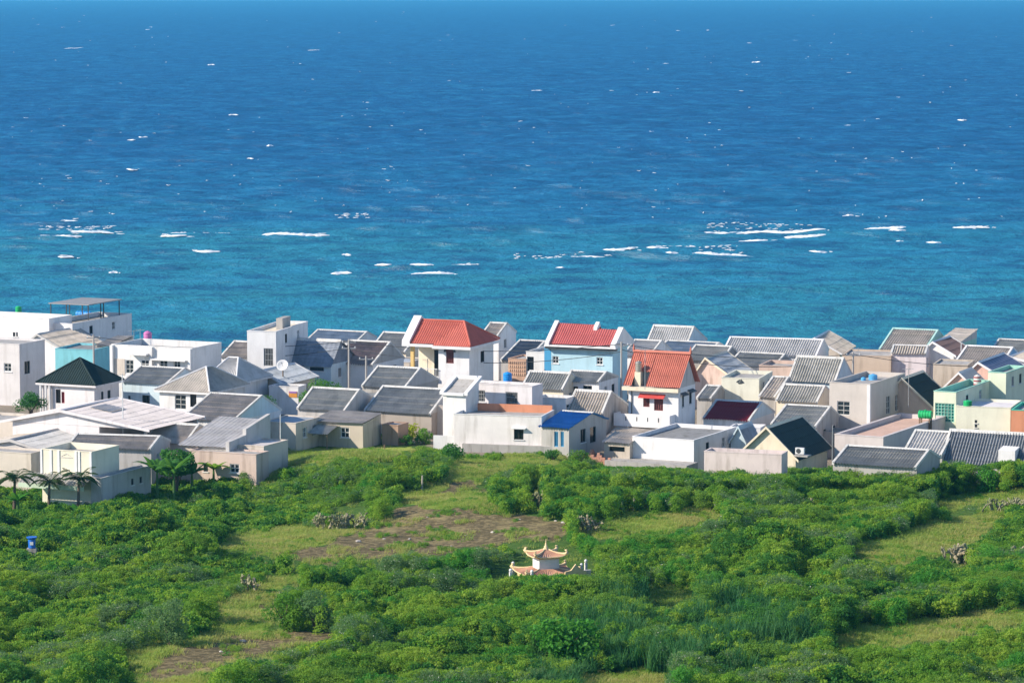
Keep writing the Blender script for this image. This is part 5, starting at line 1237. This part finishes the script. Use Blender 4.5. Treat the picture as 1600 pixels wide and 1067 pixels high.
def cluster_mesh(name, seed, mats, n, L, W, flowers=0.0, flat=0.75, open_=0.0):
    """a leafy shoot end: leaves laid over an irregular ball, faces turned outward"""
    r = random.Random(seed); mb = MB(); fl = []
    lobes = [(Vector((0, 0, 0.05)), 0.42)] + [(Vector((r.uniform(-.3, .3), r.uniform(-.3, .3), r.uniform(-.15, .25))), r.uniform(0.2, 0.32)) for _ in range(4)]
    for k in range(n):
        c, cr = r.choice(lobes); o = rv(r).normalized()
        if o.z < -0.35: o.z = -o.z
        p = c + Vector((o.x, o.y, o.z * flat)) * cr * r.uniform(0.72, 1.12)
        t = o.cross(rv(r)).normalized()
        leaf(mb, p, t + o * r.uniform(0.0, 0.7 + open_), L * r.uniform(0.7, 1.3), W * r.uniform(0.7, 1.3), o + rv(r, 0.25))
        if r.random() < flowers: fl.append(len(mb.f)); leaf(mb, p + o * 0.05, t, L * 0.5, L * 0.4, o)
    me = bpy.data.meshes.new(name); me.from_pydata(mb.v, [], mb.f)
    for m in mats: me.materials.append(m)
    if len(mats) > 1:
        for q in fl: me.polygons[q].material_index = 1
    return me
PROTO = bpy.data.collections.new('plant_forms')
def proto(i, me): o = bpy.data.objects.new('form_%02d' % i, me); PROTO.objects.link(o)
proto(0, cluster_mesh('shoot', 1, [LF_SCRUB, FLOWER], 170, 0.14, 0.07, 0.006))
proto(1, cluster_mesh('shoot', 2, [LF_SCRUB], 140, 0.16, 0.085))
proto(2, cluster_mesh('shoot', 3, [LF_DARK], 140, 0.16, 0.085))
proto(3, cluster_mesh('shoot', 4, [LF_PALE, FLOWER], 150, 0.16, 0.055, 0.05, 0.9, 0.8))
proto(4, cluster_mesh('shoot', 5, [LF_SCRUB], 70, 0.27, 0.17))
proto(5, cluster_mesh('shoot', 6, [LF_DARK], 70, 0.29, 0.17))
proto(6, blade_mesh('reed', 7, LF_REED, 30, 1.05, 0.085, 0.40, 0.9, 4))
proto(7, blade_mesh('reed', 8, LF_REED, 30, 1.0, 0.09, 0.42, 1.15, 4))
proto(8, cluster_mesh('shoot', 9, [LF_BRIGHT], 140, 0.16, 0.08))
proto(9, cluster_mesh('shoot', 10, [LF_YELL], 150, 0.15, 0.07))
GPROTO = bpy.data.collections.new('grass_forms')
for i in range(4):
    o = bpy.data.objects.new('tuft_%02d' % i, blade_mesh('tuft', 20 + i, LF_GRASS, 24, 0.26, 0.035, 0.30, 0.22, 2)); GPROTO.objects.link(o)

def scatter(name, pts, coll, label=None):
    me = bpy.data.meshes.new(name); P = np.array(pts, float)
    me.from_pydata(P[:, :3].tolist(), [], [])
    a = me.attributes.new('scl', 'FLOAT_VECTOR', 'POINT'); a.data.foreach_set('vector', np.stack([P[:, 3], P[:, 3], P[:, 4]], 1).reshape(-1))
    a = me.attributes.new('rot', 'FLOAT_VECTOR', 'POINT'); a.data.foreach_set('vector', np.stack([P[:, 7], P[:, 8], P[:, 5]], 1).reshape(-1))
    a = me.attributes.new('idx', 'INT', 'POINT'); a.data.foreach_set('value', P[:, 6].astype(int))
    ng = bpy.data.node_groups.new('scatter', 'GeometryNodeTree')
    ng.interface.new_socket('Geometry', in_out='INPUT', socket_type='NodeSocketGeometry'); ng.interface.new_socket('Geometry', in_out='OUTPUT', socket_type='NodeSocketGeometry')
    gi = ng.nodes.new('NodeGroupInput'); go = ng.nodes.new('NodeGroupOutput'); ip = ng.nodes.new('GeometryNodeInstanceOnPoints'); ci = ng.nodes.new('GeometryNodeCollectionInfo')
    ci.inputs['Collection'].default_value = coll; ci.inputs['Separate Children'].default_value = True; ci.inputs['Reset Children'].default_value = True
    def na(nm, ty):
        q = ng.nodes.new('GeometryNodeInputNamedAttribute'); q.data_type = ty; q.inputs['Name'].default_value = nm
        return [s for s in q.outputs if s.enabled and s.name == 'Attribute'][0]
    L = ng.links.new
    L(gi.outputs[0], ip.inputs['Points']); L(ci.outputs[0], ip.inputs['Instance']); ip.inputs['Pick Instance'].default_value = True
    L(na('idx', 'INT'), ip.inputs['Instance Index']); L(na('rot', 'FLOAT_VECTOR'), ip.inputs['Rotation']); L(na('scl', 'FLOAT_VECTOR'), ip.inputs['Scale'])
    L(ip.outputs[0], go.inputs[0])
    o = bpy.data.objects.new(name, me); COL.objects.link(o); md = o.modifiers.new('scatter', 'NODES'); md.node_group = ng
    tag(o, label, kind='stuff'); return o

def vnoise(x, y, s, seed):
    g = np.random.default_rng(seed).random((256, 256)); x = x / s + 1000; y = y / s + 1000
    xi = np.floor(x).astype(int); yi = np.floor(y).astype(int); fx = x - xi; fy = y - yi; fx = fx * fx * (3 - 2 * fx); fy = fy * fy * (3 - 2 * fy)
    G = lambda a, b: g[a % 256, b % 256]
    return (G(xi, yi) * (1 - fx) + G(xi + 1, yi) * fx) * (1 - fy) + (G(xi, yi + 1) * (1 - fx) + G(xi + 1, yi + 1) * fx) * fy

# individual plants that stand out; scrub keeps clear of them
SOLO = []      # (x, y, radius)
def clear(px, py, r): p = ground(px, py); SOLO.append((p[0], p[1], r)); return p
def crown_obj(mb, name, mat, root): return mb.build(name, mat, root)
def bush(label, px, py, r, h, mat, n=900, L=0.2, W=0.1, seed=1, name='bush', cat='bush', blobs=9, Yfix=None, trunk=0.0):
    if Yfix is None: p = clear(px, py, r * 0.9)
    else: q = at_Y(px, py, Yfix); p = np.array((q[0], Yfix, float(terr(q[0], Yfix))))
    rr = random.Random(seed); root = empty(name, p, rr.random() * 6); tag(root, label, cat)
    tb = MB()
    for k in range(6):
        a = rr.random() * 6.28; q = 0.55 * r
        tb.tube([(0, 0, -0.2), (0.15 * q * math.cos(a), 0.15 * q * math.sin(a), trunk + (h - trunk) * 0.25), (q * math.cos(a), q * math.sin(a), trunk + (h - trunk) * 0.7)], [0.05 * r + 0.02, 0.04 * r, 0.015], 5)
    tb.build('trunk', BARK, root)
    mb = MB(); cs = []
    for k in range(blobs):
        a = rr.random() * 6.28; q = r * 0.62 * math.sqrt(rr.random()); z = trunk + (h - trunk) * rr.uniform(0.35 if trunk else 0.14, 0.78)
        cs.append((Vector((q * math.cos(a), q * math.sin(a), z)), r * rr.uniform(0.30, 0.48)))
    cs.append((Vector((0, 0, trunk + (h - trunk) * 0.72)), r * 0.45))
    for k in range(n):
        c, cr = rr.choice(cs); d = rv(rr).normalized()
        p_ = c + Vector((d.x, d.y, d.z * 0.75)) * cr * (rr.random() ** 0.25)
        p_.z = min(max(p_.z, 0.05 + trunk * 0.6), h * 1.02)
        leaf(mb, p_, d.cross(rv(rr)).normalized() + d * rr.uniform(0, 0.8), L * rr.uniform(0.7, 1.3), W * rr.uniform(0.7, 1.3), d + rv(rr, 0.3))
    mb.build('crown', mat, root); return root
bush('rounded grey-green bush standing alone beside the lower left clearing', 265, 1008, 1.75, 3.0, LF_PALE, 3200, 0.17, 0.08, 31)
bush('dark leafy bush at the right of the lower left clearing', 445, 985, 1.5, 2.6, LF_SCRUB, 2400, 0.2, 0.1, 32)
bush('tall loose bush just behind the lower left clearing', 492, 985, 1.7, 2.9, LF_PALE, 2600, 0.18, 0.08, 33)
bush('bright green broad-leaved shrub at the bottom centre', 880, 1042, 2.4, 3.0, LF_BRIGHT, 2600, 0.30, 0.20, 34, blobs=13)
bush('soft bright green bush beside the right-hand cactus clump', 1545, 893, 1.6, 2.0, LF_BRIGHT, 2600, 0.22, 0.05, 35)
bush('rounded dark bush before the white wall with the orange parapet', 706, 724, 1.6, 1.7, LF_DARK, 1500, 0.22, 0.11, 36)
bush('yellow-lime shrub right of the low tan house', 640, 686, 0.9, 1.5, LF_LIME, 500, 0.25, 0.14, 37)
bush('round dense dark tree behind the patched grey roof', 506, 640, 2.6, 4.6, LF_DARK, 4200, 0.24, 0.13, 38, 'round_tree', 'tree', 14, 322, 1.3)
bush('dark bushy tree in front of the cream gable', 412, 640, 1.7, 3.3, LF_DARK, 1500, 0.22, 0.12, 39, 'bushy_tree', 'tree', 9, 320, 1.0)
bush('small dark tree between the warehouse and brown ribbed roof', 263, 665, 1.4, 3.6, LF_DARK, 1300, 0.22, 0.12, 40, 'bushy_tree', 'tree', 8, 297, 1.2)
bush('dark tree in the shade right of the grey balcony house', 48, 625, 1.9, 3.4, LF_DARK, 1400, 0.22, 0.12, 41, 'bushy_tree', 'tree', 8, 322, 1.0)
bush('far dark tree top left of the red hip roof', 626, 545, 1.3, 3.4, LF_DARK, 700, 0.25, 0.13, 42, 'shore_tree', 'tree', 7, 384, 1.2)
bush('far green tree top behind the pale grey roof', 988, 548, 1.4, 2.8, LF_SCRUB, 700, 0.25, 0.13, 43, 'shore_tree', 'tree', 7, 378, 1.0)
bush('far scrubby tree at the right shore between the roofs', 1538, 560, 1.3, 3.2, LF_SCRUB, 700, 0.25, 0.13, 47, 'shore_tree', 'tree', 7, 366, 1.0)
bush('green shrub growing between the grey tower and ribbed roofs', 1262, 640, 0.9, 2.3, LF_SCRUB, 500, 0.2, 0.1, 44, 'bush', 'bush', 6, 313, 0.6)
bush('small green shrub behind the maroon roof', 1100, 650, 1.0, 2.2, LF_SCRUB, 500, 0.2, 0.1, 45, 'bush', 'bush', 6, 313, 0.5)
bush('dark bushy tree among bananas right of the blue-grey side wing', 276, 778, 1.9, 4.0, LF_DARK, 3200, 0.28, 0.15, 46, 'bushy_tree', 'tree', 14, 276, 1.2)

for k, (a, b_) in enumerate(((1452, 768), (1484, 770), (1512, 768), (1543, 770), (1574, 766), (1606, 768), (1640, 766))):
    o = bush('leafy hedge shrub in the row before the big dark grey roof', a, b_, 1.25, 2.1 + 0.3 * (k % 3), (LF_SCRUB, LF_DARK, LF_SCRUB, LF_BRIGHT)[k % 4], 1500, 0.2, 0.11, 60 + k); o['group'] = 'hedge shrubs before the dark grey roof'
bush('dark shrub against the broad grey ribbed roof wall, left one', 606, 690, 1.1, 1.5, LF_DARK, 900, 0.2, 0.11, 71)
bush('dark shrub against the broad grey ribbed roof wall, right one', 662, 694, 1.0, 1.6, LF_SCRUB, 900, 0.2, 0.11, 72)
bush('green shrub before the low tan house lean-to', 500, 690, 1.0, 1.3, LF_SCRUB, 800, 0.2, 0.1, 73)
for k, (a, b_, r_, h_, lb) in enumerate(((478, 698, 0.9, 1.0, 'low shrub at the left end of the low tan house'), (528, 694, 0.8, 0.9, 'low shrub under the white window of the low tan house'), (558, 693, 0.9, 1.1, 'low shrub at the right corner of the low tan house'), (582, 692, 1.0, 1.2, 'shrub in the gap right of the low tan house'), (636, 696, 0.9, 1.0, 'low shrub just right of the yellow-lime one'),
        (402, 738, 0.9, 1.2, 'shrub on the bank below the flat annex'), (380, 752, 1.0, 1.4, 'shrub at the right foot of the window room'), (865, 720, 0.9, 0.9, 'low shrub at the end of the grey plinth'), (905, 728, 1.1, 1.5, 'shrub below the blue-roofed house windows'), (775, 722, 0.7, 0.6, 'tiny shrub below the white house plinth'))):
    bush(lb, a, b_, r_, h_, (LF_SCRUB, LF_DARK, LF_YELL)[k % 3], 700, 0.18, 0.09, 80 + k, blobs=6)
def frond(mb, rib, p, a, L, droop, rise, nl=16, wl=0.5, lw=0.05):
    pts = []
    for i in range(9): t = i / 8; pts.append(Vector((math.cos(a) * L * t * (1 - 0.15 * t), math.sin(a) * L * t * (1 - 0.15 * t), rise * L * t - droop * L * t * t)) + p)
    rib.tube(pts, [0.03 * (1 - 0.8 * i / 8) for i in range(9)], 4)
    for i in range(nl):
        t = 0.12 + 0.88 * i / nl; k = min(7, int(t * 8)); f = t * 8 - k; c = pts[k].lerp(pts[k + 1], f); d = (pts[k + 1] - pts[k]).normalized(); s = d.cross(Vector((0, 0, 1))).normalized()
        ll = wl * math.sin(math.pi * min(1, t * 0.85 + 0.12))
        for sg_ in (-1, 1): leaf(mb, c, s * sg_ + d * 0.7 + Vector((0, 0, -0.35)), ll, lw, Vector((0, 0, 1)))
def palm(label, px, py, h, L, n, seed):
    p = clear(px, py, 0.6); r = random.Random(seed); root = empty('small_palm', p); tag(root, label, 'palm', 'young palms before the cream facade')
    tb = MB(); tb.tube([(0, 0, -0.3), (0.05, 0, h * 0.5), (0.1, 0.02, h)], [0.16, 0.12, 0.10], 8); tb.build('trunk', BARK, root)
    lb, rb = MB(), MB()
    for k in range(n): frond(lb, rb, Vector((0.1, 0.02, h)), k * 2.4 + r.random(), L * r.uniform(0.8, 1.1), r.uniform(0.5, 1.1), r.uniform(0.5, 1.3), 26, 0.55, 0.09)
    lb.build('fronds', LF_PALM, root); rb.build('frond_ribs', LF_PALM, root)
palm('young palm at the far left before the grey sheet roof', 22, 806, 3.0, 2.0, 18, 1)
palm('young palm before the left end of the cream facade', 76, 808, 2.8, 1.9, 17, 2)
palm('young palm before the right end of the cream facade', 122, 808, 3.0, 1.9, 17, 3)
def banana(label, px, py, h, seed, mat=LF_BRIGHT, n=9, Yfix=None, L=1.6):
    if Yfix is None: p = clear(px, py, 0.6)
    else: q = at_Y(px, py, Yfix); p = np.array((q[0], Yfix, float(terr(q[0], Yfix))))
    r = random.Random(seed); root = empty('banana_plant', p); tag(root, label, 'banana plant')
    tb = MB(); tb.tube([(0, 0, -0.2), (0, 0, h)], [0.14, 0.08], 8); tb.build('stem', LF_PALE, root)
    for k in range(n):
        a = k * 2.4 + r.random(); dr, ri = r.uniform(0.4, 0.9), r.uniform(0.6, 1.3); mb = MB(); ll = L * r.uniform(0.8, 1.1); base = len(mb.v)
        for i in range(9):
            t = i / 8; c = Vector((math.cos(a) * ll * t, math.sin(a) * ll * t, h + ri * ll * t - dr * ll * t * t)); ww = 0.26 * math.sin(math.pi * min(1, 0.08 + t * 0.92)) + 0.02
            s = Vector((-math.sin(a), math.cos(a), 0)); mb.v += [tuple(c - s * ww - Vector((0, 0, ww * .3))), tuple(c), tuple(c + s * ww - Vector((0, 0, ww * .3)))]
        for i in range(8):
            j = base + i * 3; mb.f += [[j, j + 1, j + 4, j + 3], [j + 1, j + 2, j + 5, j + 4]]
        mb.build('leaf', mat, root)
banana('banana plant at the pale blue house wall', 207, 640, 1.5, 1, Yfix=325, L=1.0)
banana('banana plant left of the white window by the grassy bank', 334, 762, 1.6, 2, LF_SCRUB, 11)
banana('tall dark banana plant nearest the blue-grey side wing', 246, 786, 2.6, 6, LF_DARK, 13, L=2.2)
banana('tall dark banana plant behind the small palm-like shrubs', 272, 790, 2.9, 7, LF_DARK, 13, L=2.2)
banana('small banana plant left of the white window, among dark trees', 300, 770, 1.6, 3, LF_DARK, 9)
banana('bright banana plant in the left scrub below the palms', 128, 822, 1.0, 4, LF_BRIGHT, 7, L=1.1)
banana('papaya-like bright plant in the far left scrub', 28, 812, 1.6, 5, LF_BRIGHT, 9, L=1.0)

# prickly pears
def pad_mesh():
    bm = bmesh.new(); bmesh.ops.create_uvsphere(bm, u_segments=8, v_segments=6, radius=0.5)
    for v in bm.verts: v.co = Vector((v.co.x * 0.62 * (1 + 0.25 * v.co.z), v.co.y * 0.22, v.co.z + 0.46))
    me = bpy.data.meshes.new('pad'); bm.to_mesh(me); bm.free(); me.polygons.foreach_set('use_smooth', [True] * len(me.polygons)); me.materials.append(LF_CACT); return me
PAD = pad_mesh(); padV = np.array([v.co[:] for v in PAD.vertices]); padF = [list(f.vertices) for f in PAD.polygons]
def cactus(label, px, py, rx, ry, n, seed, k=0.45):
    p = clear(px, py, rx * 0.8); r = random.Random(seed); root = empty('cactus_clump', p); tag(root, label, 'cactus', 'prickly pear clumps in the fields')
    for s_ in range(n):
        mb = MB()
        def add(M):
            i = len(mb.v); mb.v += [tuple(M @ Vector(v)) for v in padV]; mb.f += [[i + q for q in f] for f in padF]
        def grow(M, depth):
            add(M)
            if depth == 0: return
            for q in range(r.choice([1, 2, 2])):
                grow(M @ Matrix.Translation((0, 0, 0.86)) @ Matrix.Rotation(r.uniform(-0.9, 0.9), 4, 'Y') @ Matrix.Rotation(r.uniform(-1.2, 1.2), 4, 'Z') @ Matrix.Rotation(r.uniform(-.4, .4), 4, 'X') @ Matrix.Scale(r.uniform(0.75, 0.95), 4), depth - 1)
        a = r.random() * 6.28; q = math.sqrt(r.random())
        M = Matrix.Translation((rx * q * math.cos(a), ry * q * math.sin(a), -0.05)) @ Matrix.Rotation(r.random() * 6.28, 4, 'Z') @ Matrix.Rotation(r.uniform(-.4, .4), 4, 'X') @ Matrix.Scale(k * r.uniform(0.8, 1.2), 4)
        grow(M, 3); mb.build('pad_branch', LF_CACT, root, True)
cactus('large pale prickly pear clump left of the bare soil', 532, 826, 2.0, 1.3, 34, 1, 0.42)
cactus('greyish prickly pear clump at the right field edge', 1497, 880, 0.9, 0.7, 16, 2, 0.48)
cactus('prickly pear row along the upper right field', 1572, 800, 2.2, 0.8, 26, 3, 0.42)
cactus('dry prickly pear at the right edge below the upper field', 1597, 880, 0.6, 0.6, 9, 4, 0.48)
cactus('dark prickly pear at the left end of the middle field', 924, 830, 0.8, 0.6, 10, 5, 0.45)
cactus('pale prickly pear in the scrub hedge above the shrine', 838, 790, 0.9, 0.6, 12, 6, 0.42)
cactus('pinkish dry prickly pear in the scrub right of the middle field', 1262, 806, 0.8, 0.6, 12, 7, 0.5)
cactus('small prickly pear left of the pinkish dry one', 1236, 818, 0.5, 0.4, 6, 8, 0.45)
cactus('small dark prickly pear in the left scrub', 388, 924, 0.6, 0.5, 8, 9, 0.42)
cactus('sprawling prickly pear on the slope below the tall loose bush', 570, 990, 1.6, 0.6, 14, 10, 0.36)

# ---- scrub, as one mass
CLEAR_POLY = [[(795, 894), (800, 868), (822, 850), (850, 835), (885, 850), (912, 868), (935, 880), (935, 894)], [(760, 900), (765, 882), (795, 880), (795, 900)], [(40, 862), (40, 842), (62, 842), (62, 862)],
              [(515, 824), (515, 795), (572, 780), (578, 822)], [(1480, 884), (1482, 846), (1512, 846), (1514, 884)], [(825, 795), (825, 765), (850, 765), (850, 795)]]
def blocked(px, py):
    k = cls(px, py) > 0
    for p in CLEAR_POLY: k |= inpoly(px, py, p)
    return k
REED = [[(820, 1067), (850, 1000), (930, 945), (1010, 935), (1110, 940), (1250, 975), (1290, 1010), (1200, 1090), (820, 1090)], [(1150, 780), (1150, 745), (1300, 742), (1330, 760), (1240, 790)]]
def make_scrub():
    g = np.random.default_rng(21)
    sp = 0.50
    X, Y = np.meshgrid(np.arange(-60, 60, sp), np.arange(178, 304, sp)); X = X + g.uniform(-.5, .5, X.shape) * sp; Y = Y + g.uniform(-.5, .5, Y.shape) * sp
    X = X.ravel(); Y = Y.ravel(); Z = terr(X, Y); px, py = projv(X, Y, Z)
    ok = (px > -260) & (px < 1860) & (py < 1180) & (py > 650); ok &= ~blocked(px, py)
    X, Y, Z, px, py = [a[ok] for a in (X, Y, Z, px, py)]
    s = FPX / Y
    big = vnoise(X, Y * 0.9, 9.0, 1); mid = vnoise(X, Y, 3.2, 2); sm = vnoise(X, Y, 1.1, 3)
    right = np.clip((px - 640) / 300, 0, 1) * np.clip((py - 745) / 40, 0, 1)
    # separate rounded bushes, crowding into thickets
    cx, cy = np.meshgrid(np.arange(-62, 62, 3.0), np.arange(176, 306, 3.4)); cx = (cx + g.uniform(-1.5, 1.5, cx.shape)).ravel(); cy = (cy + g.uniform(-1.7, 1.7, cy.shape)).ravel()
    cb = vnoise(cx, cy * 0.9, 9.0, 1); cr = g.uniform(0.9, 2.7, cx.shape); ch = (0.5 + 2.0 * cb ** 1.2) * g.uniform(0.6, 1.3, cx.shape) * (cr / 2.0) ** 0.7
    dome = np.zeros(X.shape); who = np.zeros(X.shape, int)
    for q in range(len(cx)):
        d2 = ((X - cx[q]) ** 2 + (Y - cy[q]) ** 2) / cr[q] ** 2; f = d2 < 1
        v = ch[q] * (1 - d2[f]) ** 0.42; old = dome[f]; w_ = who[f]; w_[v > old] = q; who[f] = w_; dome[f] = np.maximum(old, v)
    h = np.maximum(dome + right * 0.45, 0.22 + 0.22 * mid + right * (0.40 + 0.6 * mid)) + 0.18 * sm
    lowz = (px > 380) & (px < 720) & (py > 690) & (py < 860); h = np.where(lowz, h * 0.62, h)
    # tall hedge before the right-hand houses
    h = np.where((px > 960) & (py < 790), np.maximum(h, 1.9 + 0.8 * mid), h)
    h = np.where((px > 420) & (px < 680) & (py < 745), np.minimum(h, 0.7), h)
    h = np.where((px > 680) & (px < 960) & (py < 740), np.minimum(h, 0.6 + 0.2 * mid), h)
    # keep what shows behind in view: limit the height by the open ground seen beyond
    room = np.full(X.shape, 9.0); bytown = np.zeros(X.shape, bool)
    for q in np.arange(0.1, 3.4, 0.15):
        b = blocked(px, py - q * s * 1.0) & (room > 8); room[b] = q; byt = cls(px, py - q * s) == 3; bytown[b & byt] = True
    room = np.where(bytown, room * 1.12, room - 0.25); h2 = np.minimum(h, room)
    keep = (h2 > 0.72 * h) | (h2 > 0.9) | (bytown & (h2 > 0.3))
    near = np.zeros(X.shape, bool)
    for (a, b, r) in SOLO: near |= (X - a) ** 2 + (Y - b) ** 2 < r * r
    keep &= ~near
    X, Y, Z, px, py, h2, big, mid, who = [a[keep] for a in (X, Y, Z, px, py, h2, big, mid, who)]
    n = len(X); u = g.random(n); kc = g.random(len(cx))[who]; kd = g.random(len(cx))[who]; t1 = 0.6 * vnoise(X, Y, 6.0, 9) + 0.4 * kc; t2 = 0.5 * vnoise(X, Y, 4.0, 10) + 0.5 * kd
    idx = np.where(u < 0.5, 0, 1)
    idx = np.where(t1 > 0.62, np.where(u < 0.7, 3, 0), idx); idx = np.where(t1 < 0.34, np.where(u < 0.6, 2, 1), idx)
    idx = np.where(t2 > 0.70, np.where(u < 0.6, 4, 5), idx); idx = np.where((t2 < 0.27) & (u < 0.8), 8, idx)
    lf = (px < 480) & (py < 900); idx = np.where(lf & (u < 0.45), 5, idx); idx = np.where(lf & (u > 0.8), 4, idx)
    rd = np.zeros(n, bool)
    for p in REED: rd |= inpoly(px, py, p)
    idx = np.where(rd & (g.random(n) < 0.8), np.where(u < 0.5, 6, 7), idx)
    yl = (px > 380) & (px < 720) & (py < 800); idx = np.where(yl & (u < 0.35), 9, idx); idx = np.where((t1 > 0.5) & (t1 < 0.58) & (u < 0.7), 9, idx)
    h2 = h2 * g.uniform(0.90, 1.05, n); reed = (idx == 6) | (idx == 7)
    P = []
    def lay(m, zz, sc_, ids, zs): k = m.sum(); P.append(np.stack([X[m], Y[m], zz[m], sc_[m], zs[m], g.uniform(0, 6.28, k), ids[m], g.normal(0, 0.25, k) * ~reed[m], g.normal(0, 0.25, k) * ~reed[m]], 1))
    s1 = g.uniform(0.55, 1.0, n); lf_ = ~reed
    lay(reed, Z - 0.05, g.uniform(0.9, 1.4, n), idx, np.clip(h2, 0.4, 2.2) * 1.05)
    lay(lf_, Z + np.maximum(h2 - 0.42 * s1, 0.0), s1, idx, s1)
    t_ = lf_ & (h2 > 0.75); X = X + g.normal(0, 0.12, n); Y = Y - 0.1
    lay(t_, Z + h2 * g.uniform(0.4, 0.7, n) - 0.2, g.uniform(0.6, 1.0, n), idx, s1)
    t_ = lf_ & (h2 > 1.3); lay(t_, Z + h2 * g.uniform(0.1, 0.35, n) - 0.1, g.uniform(0.6, 1.0, n), idx, s1)
    pts = np.concatenate(P)
    print('scrub', len(pts)); scatter('scrub', pts, PROTO)
make_scrub()
def make_grass():
    g = np.random.default_rng(5); sp = 0.30
    X, Y = np.meshgrid(np.arange(-50, 50, sp), np.arange(180, 302, sp)); X = (X + g.uniform(-.5, .5, X.shape) * sp).ravel(); Y = (Y + g.uniform(-.5, .5, Y.shape) * sp).ravel()
    Z = terr(X, Y); px, py = projv(X, Y, Z); k = cls(px, py)
    ok = (px > -100) & (px < 1700) & (py < 1150)
    d = vnoise(X, Y, 2.0, 4)
    ok &= ((k == 1) & (g.random(X.shape) < 0.9)) | ((k == 2) & (d > 0.66) & (g.random(X.shape) < 0.4)) | ((k == 0) & (g.random(X.shape) < 0.06))
    X, Y, Z, d = [a[ok] for a in (X, Y, Z, d)]; n = len(X)
    sz = (0.55 + 0.9 * vnoise(X, Y, 1.5, 6)) * g.uniform(0.8, 1.2, n)
    pts = np.stack([X, Y, Z - 0.02, sz * 1.1, sz, g.uniform(0, 6.28, n), g.integers(0, 4, n), g.normal(0, 0.1, n), g.normal(0, 0.1, n)], 1)
    print('grass', n); scatter('grass', pts, GPROTO)
make_grass()
def make_weeds():
    g = np.random.default_rng(8); sp = 0.55
    X, Y = np.meshgrid(np.arange(-50, 50, sp), np.arange(180, 302, sp)); X = (X + g.uniform(-.5, .5, X.shape) * sp).ravel(); Y = (Y + g.uniform(-.5, .5, Y.shape) * sp).ravel()
    Z = terr(X, Y); px, py = projv(X, Y, Z); k = cls(px, py); d = 0.6 * vnoise(X, Y, 2.4, 14) + 0.4 * vnoise(X, Y, 0.9, 15)
    ok = (px > -100) & (px < 1700) & (py < 1150) & (((k == 1) & (d > 0.52)) | ((k == 2) & (d > 0.64)))
    X, Y, Z, d = [a[ok] for a in (X, Y, Z, d)]; n = len(X); h = 0.18 + 1.6 * (d - 0.5) * g.uniform(0.5, 1.2, n)
    pts = np.stack([X, Y, Z - 0.02, g.uniform(0.35, 0.7, n), np.clip(h * 1.3, 0.2, 0.7), g.uniform(0, 6.28, n), g.choice([0, 1, 9, 9, 8], n), g.normal(0, 0.1, n), g.normal(0, 0.1, n)], 1)
    print('weeds', n); scatter('low_weeds', pts, PROTO)
make_weeds()
